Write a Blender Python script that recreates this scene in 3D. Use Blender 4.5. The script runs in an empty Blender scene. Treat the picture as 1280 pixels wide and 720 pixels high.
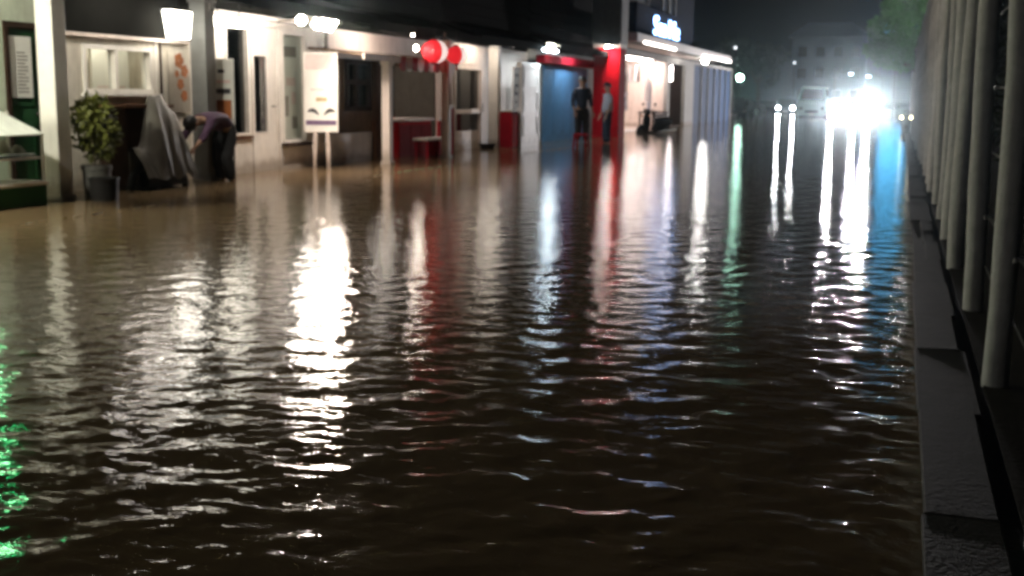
import bpy, bmesh, math, random
import numpy as np
from mathutils import Vector, Matrix

random.seed(7)
rng = np.random.default_rng(11)
scene = bpy.context.scene
COL = scene.collection
PI = math.pi
R = math.radians

# ------------------------------------------------------------------ camera
CAM_H = 1.2
cam_d = bpy.data.cameras.new('camera')
cam = bpy.data.objects.new('camera', cam_d)
COL.objects.link(cam)
cam.location = (0, 0, CAM_H)
cam_d.sensor_width = 36.0
cam_d.lens = 36.0 * 1450.0 / 1280.0
cam_d.clip_start = 0.05
cam_d.clip_end = 4000
th, ps, rho = R(9.33), R(18.28), R(0.6)
cr = Vector((math.cos(ps), math.sin(ps), 0))
cf = Vector((-math.sin(ps) * math.cos(th), math.cos(ps) * math.cos(th), -math.sin(th)))
cu = cr.cross(cf)
cr2 = cr * math.cos(rho) + cu * math.sin(rho)
cu2 = cu * math.cos(rho) - cr * math.sin(rho)
cam.rotation_euler = Matrix((cr2, cu2, -cf)).transposed().to_euler()
cam_d.dof.use_dof = True
cam_d.dof.focus_distance = 1.9
cam_d.dof.aperture_fstop = 8.0
scene.camera = cam

# ------------------------------------------------------------------ sky, moonlight, exposure
world = bpy.data.worlds.new('World')
scene.world = world
world.use_nodes = True
wn = world.node_tree
bg = wn.nodes['Background']
sky = wn.nodes.new('ShaderNodeTexSky')
sky.sky_type = 'NISHITA'
sky.sun_disc = False
sky.sun_elevation = R(-3.0)
sky.sun_rotation = R(200)
sky.air_density = 1.0
sky.dust_density = 0.6
sky.ozone_density = 2.0
wn.links.new(sky.outputs['Color'], bg.inputs['Color'])
bg.inputs['Strength'].default_value = 0.05
sun_d = bpy.data.lights.new('moonlight', 'SUN')
sun_d.energy = 0.004
sun_d.angle = R(12)
sun_d.color = (0.75, 0.85, 1.0)
sun = bpy.data.objects.new('moonlight', sun_d)
COL.objects.link(sun)
sun.rotation_euler = (R(35), R(12), R(20))
scene.view_settings.view_transform = 'Standard'
scene.view_settings.look = 'None'
scene.view_settings.exposure = 0.4
scene.view_settings.gamma = 1.0
scene.view_settings.use_curve_mapping = False
scene.render.engine = 'CYCLES'
cy = scene.cycles
cy.use_denoising = True
try:
    cy.denoiser = 'OPENIMAGEDENOISE'
    cy.denoising_input_passes = 'RGB_ALBEDO_NORMAL'
except Exception:
    pass
cy.max_bounces = 6
cy.diffuse_bounces = 3
cy.glossy_bounces = 3
cy.transmission_bounces = 4
cy.transparent_max_bounces = 8
cy.volume_bounces = 0
cy.sample_clamp_indirect = 8.0
cy.caustics_reflective = False
cy.caustics_refractive = False
cy.filter_width = 2.6

# ------------------------------------------------------------------ materials
MATS = {}

def mat(name, col, rough=0.6, metal=0.0, var=0.18, scale=6.0, bump=0.15, dirt=0.0, spec=0.5, tide=0.0):
    if name in MATS:
        return MATS[name]
    m = bpy.data.materials.new(name)
    m.use_nodes = True
    nt = m.node_tree
    p = nt.nodes['Principled BSDF']
    p.inputs['Roughness'].default_value = rough
    p.inputs['Metallic'].default_value = metal
    p.inputs['Specular IOR Level'].default_value = spec
    tc = nt.nodes.new('ShaderNodeTexCoord')
    n1 = nt.nodes.new('ShaderNodeTexNoise')
    n1.inputs['Scale'].default_value = scale
    n1.inputs['Detail'].default_value = 6
    n1.inputs['Roughness'].default_value = 0.65
    nt.links.new(tc.outputs['Object'], n1.inputs['Vector'])
    rp = nt.nodes.new('ShaderNodeValToRGB')
    c = Vector(col)
    rp.color_ramp.elements[0].position = 0.28
    rp.color_ramp.elements[1].position = 0.72
    rp.color_ramp.elements[0].color = (*(c * (1 - var)), 1)
    rp.color_ramp.elements[1].color = (*[min(0.95, v * (1 + var * 0.6)) for v in c], 1)
    nt.links.new(n1.outputs['Fac'], rp.inputs['Fac'])
    out = rp.outputs['Color']
    if dirt > 0:
        n2 = nt.nodes.new('ShaderNodeTexNoise')
        n2.inputs['Scale'].default_value = 2.2
        n2.inputs['Detail'].default_value = 8
        n2.inputs['Roughness'].default_value = 0.75
        mp = nt.nodes.new('ShaderNodeMapping')
        mp.inputs['Scale'].default_value = (3.0, 3.0, 0.5)
        nt.links.new(tc.outputs['Object'], mp.inputs['Vector'])
        nt.links.new(mp.outputs['Vector'], n2.inputs['Vector'])
        r2 = nt.nodes.new('ShaderNodeValToRGB')
        r2.color_ramp.elements[0].position = 0.48
        r2.color_ramp.elements[1].position = 0.74
        nt.links.new(n2.outputs['Fac'], r2.inputs['Fac'])
        mx = nt.nodes.new('ShaderNodeMix')
        mx.data_type = 'RGBA'
        mu = nt.nodes.new('ShaderNodeMath')
        mu.operation = 'MULTIPLY'
        mu.inputs[1].default_value = dirt
        nt.links.new(r2.outputs['Color'], mu.inputs[0])
        nt.links.new(mu.outputs[0], mx.inputs['Factor'])
        nt.links.new(out, mx.inputs['A'])
        mx.inputs['B'].default_value = (c[0] * 0.34, c[1] * 0.29, c[2] * 0.22, 1)
        out = mx.outputs['Result']
    if tide > 0:
        # muddy high-water mark left on the lower wall
        sx = nt.nodes.new('ShaderNodeSeparateXYZ')
        nt.links.new(tc.outputs['Object'], sx.inputs[0])
        n4 = nt.nodes.new('ShaderNodeTexNoise')
        n4.inputs['Scale'].default_value = 5.0
        n4.inputs['Detail'].default_value = 6
        nt.links.new(tc.outputs['Object'], n4.inputs['Vector'])
        ma = nt.nodes.new('ShaderNodeMath')
        ma.operation = 'MULTIPLY_ADD'
        ma.inputs[1].default_value = 0.28
        nt.links.new(n4.outputs['Fac'], ma.inputs[0])
        nt.links.new(sx.outputs['Z'], ma.inputs[2])
        m5 = nt.nodes.new('ShaderNodeMapRange')
        m5.inputs['From Min'].default_value = 0.22
        m5.inputs['From Max'].default_value = 0.36
        m5.inputs['To Min'].default_value = tide
        m5.inputs['To Max'].default_value = 0.0
        nt.links.new(ma.outputs[0], m5.inputs['Value'])
        m6 = nt.nodes.new('ShaderNodeMix')
        m6.data_type = 'RGBA'
        nt.links.new(m5.outputs['Result'], m6.inputs['Factor'])
        nt.links.new(out, m6.inputs['A'])
        m6.inputs['B'].default_value = (0.16, 0.11, 0.065, 1)
        out = m6.outputs['Result']
    nt.links.new(out, p.inputs['Base Color'])
    if bump > 0:
        b = nt.nodes.new('ShaderNodeBump')
        b.inputs['Strength'].default_value = bump
        b.inputs['Distance'].default_value = 0.01
        n3 = nt.nodes.new('ShaderNodeTexNoise')
        n3.inputs['Scale'].default_value = scale * 7
        n3.inputs['Detail'].default_value = 3
        nt.links.new(tc.outputs['Object'], n3.inputs['Vector'])
        nt.links.new(n3.outputs['Fac'], b.inputs['Height'])
        nt.links.new(b.outputs['Normal'], p.inputs['Normal'])
    MATS[name] = m
    return m

def emat(name, col, strength, base=(0.8, 0.8, 0.8)):
    if name in MATS:
        return MATS[name]
    m = bpy.data.materials.new(name)
    m.use_nodes = True
    p = m.node_tree.nodes['Principled BSDF']
    p.inputs['Base Color'].default_value = (*base, 1)
    p.inputs['Emission Color'].default_value = (*col, 1)
    p.inputs['Emission Strength'].default_value = strength
    p.inputs['Roughness'].default_value = 0.5
    MATS[name] = m
    return m

def gmat(name, tint=(0.85, 0.88, 0.86), refl=0.12):
    if name in MATS:
        return MATS[name]
    m = bpy.data.materials.new(name)
    m.use_nodes = True
    nt = m.node_tree
    nt.nodes.remove(nt.nodes['Principled BSDF'])
    out = nt.nodes['Material Output']
    tr = nt.nodes.new('ShaderNodeBsdfTransparent')
    tr.inputs['Color'].default_value = (*tint, 1)
    gl = nt.nodes.new('ShaderNodeBsdfGlossy')
    gl.inputs['Roughness'].default_value = 0.05
    lw = nt.nodes.new('ShaderNodeLayerWeight')
    pw_ = nt.nodes.new('ShaderNodeMath')
    pw_.operation = 'POWER'
    pw_.inputs[1].default_value = 4.0
    nt.links.new(lw.outputs['Facing'], pw_.inputs[0])
    ad = nt.nodes.new('ShaderNodeMath')
    ad.operation = 'MULTIPLY_ADD'
    ad.inputs[1].default_value = 0.5
    ad.inputs[2].default_value = 0.03 + refl * 0.2
    nt.links.new(pw_.outputs[0], ad.inputs[0])
    mx = nt.nodes.new('ShaderNodeMixShader')
    nt.links.new(ad.outputs[0], mx.inputs['Fac'])
    nt.links.new(tr.outputs[0], mx.inputs[1])
    nt.links.new(gl.outputs[0], mx.inputs[2])
    nt.links.new(mx.outputs[0], out.inputs['Surface'])
    MATS[name] = m
    return m

CREAM = mat('cream_plaster', (0.70, 0.65, 0.56), 0.75, dirt=0.45, tide=0.55)
GREENISH = mat('pale_green_plaster', (0.55, 0.60, 0.48), 0.75, dirt=0.4, tide=0.55)
WHITE = mat('white_paint', (0.80, 0.76, 0.71), 0.5, dirt=0.35, var=0.1, tide=0.55)
PINKW = mat('pinkish_white_paint', (0.74, 0.64, 0.58), 0.55, dirt=0.4, var=0.12, tide=0.55)
GREYP = mat('grey_paint', (0.26, 0.27, 0.26), 0.7, dirt=0.3)
GREYC = mat('grey_concrete', (0.30, 0.29, 0.27), 0.85, dirt=0.5, tide=0.55)
DARKW = mat('dark_timber', (0.012, 0.012, 0.011), 0.95, bump=0.3, spec=0.03)
DARKR = mat('dark_roof_sheet', (0.014, 0.015, 0.015), 0.95, spec=0.03)
BROWN = mat('brown_wood', (0.12, 0.06, 0.035), 0.80, dirt=0.4, spec=0.03)
DBROWN = mat('dark_brown_wood', (0.035, 0.02, 0.014), 0.80, spec=0.03)
TANB = mat('tan_board', (0.24, 0.17, 0.115), 0.7, dirt=0.4, spec=0.12)
DGREEN = mat('dark_green_paint', (0.025, 0.085, 0.035), 0.45, dirt=0.3, spec=0.12)
BLACKP = mat('black_plastic', (0.015, 0.014, 0.014), 0.45, spec=0.12)
BLACKM = mat('black_metal', (0.02, 0.02, 0.022), 0.4, 0.6)
REDP = mat('red_paint', (0.55, 0.008, 0.016), 0.80, dirt=0.25, spec=0.03)
DRED = mat('dark_red_paint', (0.32, 0.012, 0.024), 0.80, dirt=0.2, spec=0.03)
REDC = mat('red_cloth', (0.40, 0.02, 0.035), 0.8)
BLUEP = mat('blue_painted_sheet', (0.09, 0.27, 0.50), 0.6, dirt=0.35, var=0.25)
STEELB = mat('blue_grey_shutter', (0.045, 0.08, 0.16), 0.85, dirt=0.3, spec=0.1)
NAVY = mat('navy_cladding', (0.008, 0.012, 0.022), 0.95, spec=0.03)
PAPER = mat('white_paper', (0.80, 0.79, 0.74), 0.7, var=0.06)
PRINTG = mat('grey_print', (0.30, 0.27, 0.25), 0.7)
PRINTD = mat('dark_print', (0.05, 0.045, 0.05), 0.7)
PRINTO = mat('orange_brown_print', (0.42, 0.13, 0.03), 0.7, var=0.4)
PRINTP = mat('purple_print', (0.16, 0.10, 0.19), 0.7)
PRINTPK = mat('pink_print', (0.78, 0.58, 0.55), 0.7)
CHROME = mat('bright_metal', (0.6, 0.6, 0.6), 0.25, 1.0)
RUBBER = mat('black_rubber', (0.012, 0.012, 0.012), 0.85)
TARP = mat('grey_tarpaulin', (0.15, 0.138, 0.115), 0.5, var=0.3, bump=0.5, scale=4)
POSTM = mat('weathered_post', (0.50, 0.50, 0.48), 0.75, dirt=0.6, var=0.25, scale=9)
KERBM = mat('wet_concrete', (0.032, 0.031, 0.028), 0.7, dirt=0.5, var=0.3, scale=9, bump=0.5, spec=0.25)
SOIL = mat('dark_soil', (0.018, 0.016, 0.012), 0.95, bump=0.6, spec=0.12)
ASPH = mat('asphalt', (0.045, 0.042, 0.04), 0.9, bump=0.5)
LEAF = mat('green_leaf', (0.13, 0.14, 0.025), 0.55, var=0.5, scale=3)
LEAFD = mat('dark_leaf', (0.02, 0.032, 0.016), 0.6, var=0.4, scale=3)
LEAFT = mat('tree_leaf', (0.05, 0.16, 0.035), 0.5, var=0.45, scale=1.0)
BARK = mat('bark', (0.07, 0.05, 0.035), 0.9, bump=0.6)
SKIN = mat('skin', (0.36, 0.21, 0.14), 0.55, var=0.06)
HAIRM = mat('black_hair', (0.012, 0.01, 0.01), 0.5)
PURPLE = mat('dark_purple_cloth', (0.065, 0.03, 0.065), 0.85)
BLACKC = mat('black_cloth', (0.018, 0.017, 0.02), 0.9)
GREYCL = mat('grey_white_cloth', (0.42, 0.42, 0.48), 0.9)
NAVYC = mat('navy_cloth', (0.02, 0.028, 0.05), 0.9)
CARW = mat('white_car_paint', (0.62, 0.62, 0.62), 0.25, var=0.03, bump=0)
CARG = mat('pale_teal_car_paint', (0.30, 0.45, 0.45), 0.3, var=0.03, bump=0)
CARD = mat('dark_car_paint', (0.03, 0.035, 0.04), 0.25, var=0.03, bump=0)
GLASS = gmat('clear_glass')
GLASSD = gmat('smoky_glass', (0.35, 0.36, 0.36), 0.3)
CARGL = mat('car_glass', (0.01, 0.014, 0.016), 0.08, bump=0, var=0.02)
POTM = mat('grey_pot', (0.12, 0.115, 0.105), 0.8)

WARM = (1.0, 0.90, 0.74)
E_PANEL = emat('lit_panel', (1.0, 0.93, 0.80), 11.0)
E_TUBE = emat('lit_tube', (1.0, 0.93, 0.78), 16.0)
E_FLOOD = emat('lit_floodlight', (1.0, 0.85, 0.72), 360.0)
E_BULB = emat('lit_bulb', (1.0, 0.85, 0.7), 160.0)
E_GLOBE = emat('lit_globe', (1.0, 0.87, 0.75), 200.0)
E_EAVE_ADDED = emat('added_eave_tube', (1.0, 0.87, 0.73), 42.0)
E_EAVEW_ADDED = emat('added_dim_eave_tube', (1.0, 0.90, 0.79), 38.0)
E_BAY = emat('lit_bay_tube', (1.0, 0.86, 0.76), 90.0)
E_GLOBE_ADDED = emat('added_greenish_globe', (1.0, 0.98, 0.80), 1000.0)
E_WASH = emat('lit_pillar_lamp', (1.0, 0.9, 0.85), 300.0)
E_EAVEB = emat('lit_bluish_tube', (0.78, 0.92, 1.0), 80.0)
E_INT = emat('lit_shop_ceiling_lamp', (1.0, 0.92, 0.8), 17.0)
E_INTP = emat('lit_far_shop_lamp', (1.0, 0.86, 0.82), 50.0)
E_GREEN = emat('green_lightbox', (0.02, 1.0, 0.25), 13.0)
E_BLUE = emat('added_blue_lightbox', (0.04, 0.36, 0.70), 8.0)
E_SIGN = emat('blue_white_letters', (0.25, 0.48, 1.0), 10.0)
E_STRIP = emat('led_strip', (1.0, 0.92, 0.86), 9.0)
E_SPOT = emat('canopy_spot', (1.0, 0.97, 0.92), 170.0)
E_LAMPG = emat('greenish_street_globe', (0.55, 1.0, 0.78), 60.0)
E_LAMPW = emat('white_street_lamp', (0.62, 0.82, 1.0), 24.0)
E_HEAD = emat('headlight_on', (1.0, 0.94, 0.98), 5500.0)
E_HEADF = emat('far_headlight_on', (0.95, 0.95, 1.0), 900.0)
E_HIGH = emat('high_beam_on', (1.0, 0.95, 0.96), 34000.0)
E_YEL = emat('small_yellow_lamp', (1.0, 0.85, 0.5), 14.0)
E_LANT = emat('red_lantern_glow', (1.0, 0.03, 0.04), 0.5, (0.6, 0.02, 0.03))
E_LANT_HIGHLIGHT = emat('painted_lantern_highlight', (1.0, 0.8, 0.75), 0.7)

# ------------------------------------------------------------------ mesh helpers
class MB:
    def __init__(self):
        self.v = []
        self.f = []
        self.mi = []
    def add(self, vs, fs, mi=0):
        b = len(self.v)
        self.v += [tuple(x) for x in vs]
        self.f += [tuple(i + b for i in f) for f in fs]
        self.mi += [mi] * len(fs)
        return self
    def box(self, x0, x1, y0, y1, z0, z1, mi=0):
        vs = [(x, y, z) for x in (x0, x1) for y in (y0, y1) for z in (z0, z1)]
        fs = [(0, 1, 3, 2), (4, 6, 7, 5), (0, 4, 5, 1), (2, 3, 7, 6), (0, 2, 6, 4), (1, 5, 7, 3)]
        return self.add(vs, fs, mi)
    def bbox(self, x0, x1, y0, y1, z0, z1, b=0.012, mi=0):
        bm = bmesh.new()
        bmesh.ops.create_cube(bm, size=1)
        for v in bm.verts:
            v.co = Vector(((x0 + x1) / 2 + v.co.x * (x1 - x0), (y0 + y1) / 2 + v.co.y * (y1 - y0), (z0 + z1) / 2 + v.co.z * (z1 - z0)))
        bmesh.ops.bevel(bm, geom=bm.edges[:], offset=b, segments=2, affect='EDGES', profile=0.5)
        bm.verts.index_update()
        self.add([v.co[:] for v in bm.verts], [[v.index for v in f.verts] for f in bm.faces], mi)
        bm.free()
        return self
    def tube(self, pts, rad, n=8, mi=0, caps=True):
        pts = [Vector(p) for p in pts]
        rs = rad if isinstance(rad, (list, tuple)) else [rad] * len(pts)
        vs, fs = [], []
        for i, p in enumerate(pts):
            d = (pts[min(i + 1, len(pts) - 1)] - pts[max(i - 1, 0)]).normalized()
            a = d.orthogonal().normalized() if abs(d.z) < 0.95 else Vector((1, 0, 0))
            a = (a - d * a.dot(d)).normalized()
            if abs(d.z) < 0.95:
                a = (Vector((0, 0, 1)) - d * d.z).normalized()
            b = d.cross(a)
            for k in range(n):
                t = 2 * PI * k / n
                vs.append(p + (a * math.cos(t) + b * math.sin(t)) * rs[i])
        for i in range(len(pts) - 1):
            for k in range(n):
                fs.append((i * n + k, i * n + (k + 1) % n, (i + 1) * n + (k + 1) % n, (i + 1) * n + k))
        if caps:
            fs.append(tuple(range(n))[::-1])
            fs.append(tuple(range((len(pts) - 1) * n, len(pts) * n)))
        return self.add(vs, fs, mi)
    def lathe(self, prof, c=(0, 0, 0), n=16, mi=0, axis='z'):
        vs, fs = [], []
        for r, z in prof:
            for k in range(n):
                t = 2 * PI * k / n
                if axis == 'z':
                    vs.append((c[0] + r * math.cos(t), c[1] + r * math.sin(t), c[2] + z))
                elif axis == 'y':
                    vs.append((c[0] + r * math.cos(t), c[1] + z, c[2] + r * math.sin(t)))
                else:
                    vs.append((c[0] + z, c[1] + r * math.cos(t), c[2] + r * math.sin(t)))
        for i in range(len(prof) - 1):
            for k in range(n):
                fs.append((i * n + k, i * n + (k + 1) % n, (i + 1) * n + (k + 1) % n, (i + 1) * n + k))
        fs.append(tuple(range(n))[::-1])
        fs.append(tuple(range((len(prof) - 1) * n, len(prof) * n)))
        return self.add(vs, fs, mi)
    def prism(self, poly, a0, a1, axis='x', mi=0):
        n = len(poly)
        vs = []
        for a in (a0, a1):
            for (p, q) in poly:
                vs.append({'x': (a, p, q), 'y': (p, a, q), 'z': (p, q, a)}[axis])
        fs = [tuple(range(n)), tuple(range(n, 2 * n))[::-1]]
        for k in range(n):
            fs.append((k, n + k, n + (k + 1) % n, (k + 1) % n))
        return self.add(vs, fs, mi)
    def loft(self, rings, mi=0):
        n = len(rings[0])
        vs = [p for r in rings for p in r]
        fs = []
        for i in range(len(rings) - 1):
            for k in range(n):
                fs.append((i * n + k, i * n + (k + 1) % n, (i + 1) * n + (k + 1) % n, (i + 1) * n + k))
        fs.append(tuple(range(n))[::-1])
        fs.append(tuple(range((len(rings) - 1) * n, len(rings) * n)))
        return self.add(vs, fs, mi)
    def mesh(self, name, mats, smooth=False):
        me = bpy.data.meshes.new(name)
        me.from_pydata(self.v, [], self.f)
        if not isinstance(mats, (list, tuple)):
            mats = [mats]
        for m in mats:
            me.materials.append(m)
        if len(mats) > 1:
            me.polygons.foreach_set('material_index', self.mi)
        bm = bmesh.new()
        bm.from_mesh(me)
        bmesh.ops.recalc_face_normals(bm, faces=bm.faces[:])
        bm.to_mesh(me)
        bm.free()
        if smooth:
            for p in me.polygons:
                p.use_smooth = True
            try:
                me.set_sharp_from_angle(angle=R(42))
            except Exception:
                pass
        return me
    def build(self, name, mats, parent=None, smooth=False):
        return link(name, self.mesh(name, mats, smooth), parent)

def link(name, data, parent=None, loc=None):
    o = bpy.data.objects.new(name, data)
    COL.objects.link(o)
    if parent is not None:
        o.parent = parent
    if loc is not None:
        o.location = loc
    return o

def tag(o, label=None, cat=None, group=None, kind=None):
    if label: o['label'] = label
    if cat: o['category'] = cat
    if group: o['group'] = group
    if kind: o['kind'] = kind
    return o

def thing(name, label, cat, loc=(0, 0, 0), rz=0.0, group=None):
    o = link(name, None, None, loc)
    o.rotation_euler = (0, 0, rz)
    o.empty_display_size = 0.2
    return tag(o, label, cat, group)

def struct(name, me):
    return tag(link(name, me), kind='structure')

def copy_tree(o, parent=None):
    c = o.copy()
    COL.objects.link(c)
    if parent is not None:
        c.parent = parent
    for ch in o.children:
        copy_tree(ch, c)
    return c

# ------------------------------------------------------------------ ground and flood water
struct('ground', MB().add([(-900, -200, -0.32), (900, -200, -0.32), (900, 1500, -0.32), (-900, 1500, -0.32)], [(0, 1, 2, 3)]).mesh('ground', ASPH))

def water_material():
    m = bpy.data.materials.new('muddy_flood_water')
    m.use_nodes = True
    nt = m.node_tree
    p = nt.nodes['Principled BSDF']
    p.inputs['Base Color'].default_value = (0.085, 0.058, 0.034, 1)
    p.inputs['Roughness'].default_value = 0.07
    p.inputs['IOR'].default_value = 1.333
    tc = nt.nodes.new('ShaderNodeTexCoord')
    n0 = nt.nodes.new('ShaderNodeTexNoise')
    n0.inputs['Scale'].default_value = 0.5
    n0.inputs['Detail'].default_value = 5
    nt.links.new(tc.outputs['Object'], n0.inputs['Vector'])
    rp = nt.nodes.new('ShaderNodeValToRGB')
    rp.color_ramp.elements[0].color = (0.125, 0.085, 0.046, 1)
    rp.color_ramp.elements[1].color = (0.185, 0.127, 0.07, 1)
    nt.links.new(n0.outputs['Fac'], rp.inputs['Fac'])
    nt.links.new(rp.outputs['Color'], p.inputs['Base Color'])
    a = nt.nodes.new('ShaderNodeTexNoise')
    a.inputs['Scale'].default_value = 11.0
    a.inputs['Detail'].default_value = 4
    a.inputs['Roughness'].default_value = 0.55
    mp = nt.nodes.new('ShaderNodeMapping')
    mp.inputs['Rotation'].default_value = (0, 0, R(18))
    mp.inputs['Scale'].default_value = (0.7, 1.2, 1.0)
    nt.links.new(tc.outputs['Object'], mp.inputs['Vector'])
    nt.links.new(mp.outputs['Vector'], a.inputs['Vector'])
    # calmer close to the shops, livelier in the open street
    sx = nt.nodes.new('ShaderNodeSeparateXYZ')
    nt.links.new(tc.outputs['Object'], sx.inputs[0])
    mr = nt.nodes.new('ShaderNodeMapRange')
    mr.inputs['From Min'].default_value = -9.5
    mr.inputs['From Max'].default_value = -4.5
    mr.inputs['To Min'].default_value = 0.25
    mr.inputs['To Max'].default_value = 1.0
    nt.links.new(sx.outputs['X'], mr.inputs['Value'])
    mu = nt.nodes.new('ShaderNodeMath')
    mu.operation = 'MULTIPLY'
    nt.links.new(a.outputs['Fac'], mu.inputs[0])
    nt.links.new(mr.outputs['Result'], mu.inputs[1])
    b = nt.nodes.new('ShaderNodeBump')
    b.inputs['Strength'].default_value = 1.0
    b.inputs['Distance'].default_value = 0.0055
    nt.links.new(mu.outputs[0], b.inputs['Height'])
    nt.links.new(b.outputs['Normal'], p.inputs['Normal'])
    return m

def make_water():
    ys = list(np.arange(-5.0, 2.0, 0.05))
    y = 2.0
    while y < 190:
        ys.append(y)
        y += max(0.014, 0.0056 * y)
    ys = np.array(ys)
    xs = np.concatenate([np.arange(-60, -12.0, 1.2), np.arange(-12.0, 0.42, 0.0175)])
    X, Y = np.meshgrid(xs, ys)
    step = np.maximum(np.gradient(ys)[:, None], np.gradient(xs)[None, :])
    Z = np.zeros_like(X)
    nW = 70
    lam = np.exp(rng.uniform(np.log(0.07), np.log(0.40), nW))
    # crests run across the line of sight on the whole, with a wide spread
    ang = R(97) + rng.normal(0, 0.74, nW)
    ph = rng.uniform(0, 2 * PI, nW)
    slope = 0.0084 * (lam / 0.25) ** -0.1
    for l, a, p0, s in zip(lam, ang, ph, slope):
        k = 2 * PI / l
        fade = np.clip((l / step - 2.2) / 2.0, 0, 1)
        Z += fade * (s / k) * np.sin(k * (X * math.cos(a) + Y * math.sin(a)) + p0 + 0.5 * np.sin(0.9 * X + 0.6 * Y + p0))
    calm = np.clip((X + 9.8) / 5.5, 0.0, 1)
    calm = 0.36 + 0.64 * calm * calm * (3 - 2 * calm)
    patch = 0.80 + 0.32 * np.sin(0.55 * X + 0.35 * Y + 1.0) * np.sin(0.43 * Y - 0.3 * X) + 0.22 * np.sin(1.9 * X - 0.8 * Y + 2 * np.sin(0.7 * Y)) * np.sin(1.3 * Y + 0.9 * X)
    for px_, py_, rr_ in ((-9.0, 14.2, 0.9), (-7.75, 29.0, 1.2), (-8.58, 21.7, 0.6), (-9.12, 11.0, 0.6)):
        dd = np.hypot(X - px_, Y - py_)
        Z += 0.004 * np.exp(-dd / rr_) * np.sin(dd * 2 * PI / 0.22) * (dd < 4)
    Z *= calm * patch
    n, k = X.shape
    co = np.stack([X, Y, Z], -1).reshape(-1, 3).astype(np.float32)
    idx = np.arange(n * k).reshape(n, k)
    q = np.stack([idx[:-1, :-1], idx[:-1, 1:], idx[1:, 1:], idx[1:, :-1]], -1).reshape(-1, 4).astype(np.int32)
    me = bpy.data.meshes.new('water')
    me.vertices.add(len(co))
    me.vertices.foreach_set('co', co.ravel())
    me.loops.add(q.size)
    me.loops.foreach_set('vertex_index', q.ravel())
    me.polygons.add(len(q))
    me.polygons.foreach_set('loop_start', np.arange(0, q.size, 4, dtype=np.int32))
    me.polygons.foreach_set('use_smooth', np.ones(len(q), dtype=bool))
    me.update()
    me.validate()
    me.materials.append(water_material())
    o = struct('water', me)
    return o
make_water()

def foam():
    b = MB()
    for (ya, yb, x0) in ((6.0, 11.3, -7.6), (15.6, 19.8, -7.55), (24.0, 27.5, -7.7)):
        y = ya
        while y < yb:
            y += rng.uniform(0.02, 0.13)
            if rng.random() < 0.25:
                y += rng.uniform(0.05, 0.3)
            L, W = rng.uniform(0.02, 0.09), rng.uniform(0.004, 0.012)
            x = x0 + rng.normal(0, 0.02) + 0.03 * math.sin(y * 1.7)
            ring = lambda k, z: [(x + W * k * math.cos(t) * (1 + 0.3 * math.sin(3 * t + y)), y + L * k * math.sin(t), z) for t in np.linspace(0, 2 * PI, 7, endpoint=False)]
            b.loft([ring(1.0, -0.01), ring(1.0, 0.006), ring(0.6, 0.012)])
            y += L
    o = b.build('foam', mat('pale_foam', (0.34, 0.29, 0.21), 0.8), None, True)
    tag(o, 'broken line of pale foam over the drowned pavement edge', 'foam', kind='stuff')
foam()

# ground of the lot behind the fence, a little above the water
struct('lot', MB().box(0.40, 60, -8, 200, -0.3, 0.015).mesh('lot', SOIL))

# kerb of single stones along the fence
kerb = struct('kerb', MB().box(0.16, 0.42, -6, 120, -0.3, 0.004).mesh('kerb', KERBM))
y = -4.0
while y < 60:
    L = random.uniform(0.9, 1.3)
    x0 = 0.12 + random.uniform(-0.008, 0.012) + (0.1 if 8.2 < y < 11.5 else 0) + 0.002 * y
    x1 = 0.345 + random.uniform(-0.015, 0.02)
    h = 0.022 + random.uniform(-0.003, 0.003)
    b = MB().bbox(x0, x1, y + 0.001, y + L - 0.001, -0.25, h, 0.006)
    t1, t2 = random.uniform(-0.006, 0.006), random.uniform(-0.005, 0.005)
    b.v = [(vx, vy, vz + (t1 * (vx - x0) / (x1 - x0) + t2 * (vy - y) / L) if vz > 0 else vz) for vx, vy, vz in b.v]
    b.build('kerb_stone', KERBM, kerb)
    y += L

# ------------------------------------------------------------------ shop buildings
WX = -9.6      # face of the shop walls
TH = 0.16

def wall_mb(y0, y1, z0, z1, ops, x=WX, th=TH):
    b = MB()
    ysx = sorted({y0, y1, *[o[0] for o in ops], *[o[1] for o in ops]})
    for a, c in zip(ysx[:-1], ysx[1:]):
        m = (a + c) / 2
        cuts = sorted([(o[2], o[3]) for o in ops if o[0] < m < o[1]])
        z = z0
        for (p, q) in cuts:
            if p > z:
                b.box(x - th, x, a, c, z, p)
            z = max(z, q)
        if z < z1:
            b.box(x - th, x, a, c, z, z1)
    return b

def room(parent, y0, y1, z1, depth, m, x=WX, th=TH):
    a, d = x - th - 0.002, x - th - depth
    b = MB()
    b.box(d - 0.05, d, y0, y1, -0.3, z1)
    b.box(d, a, y0, y0 + 0.05, -0.3, z1)
    b.box(d, a, y1 - 0.05, y1, -0.3, z1)
    b.box(d, a, y0 + 0.05, y1 - 0.05, z1 - 0.05, z1)
    b.box(d, a, y0 + 0.05, y1 - 0.05, -0.3, 0.02)
    return b.build('interior', m, parent)

def frame_mb(y0, y1, z0, z1, w, x0, x1, mulls=(), rails=()):
    b = MB()
    b.box(x0, x1, y0, y0 + w, z0, z1)
    b.box(x0, x1, y1 - w, y1, z0, z1)
    b.box(x0, x1, y0 + w, y1 - w, z0, z0 + w)
    b.box(x0, x1, y0 + w, y1 - w, z1 - w, z1)
    for m_ in mulls:
        b.box(x0 + 0.003, x1 - 0.003, m_ - w / 2, m_ + w / 2, z0 + w, z1 - w)
    for r_ in rails:
        b.box(x0 + 0.004, x1 - 0.004, y0 + w, y1 - w, r_ - w / 2, r_ + w / 2)
    return b

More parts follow.
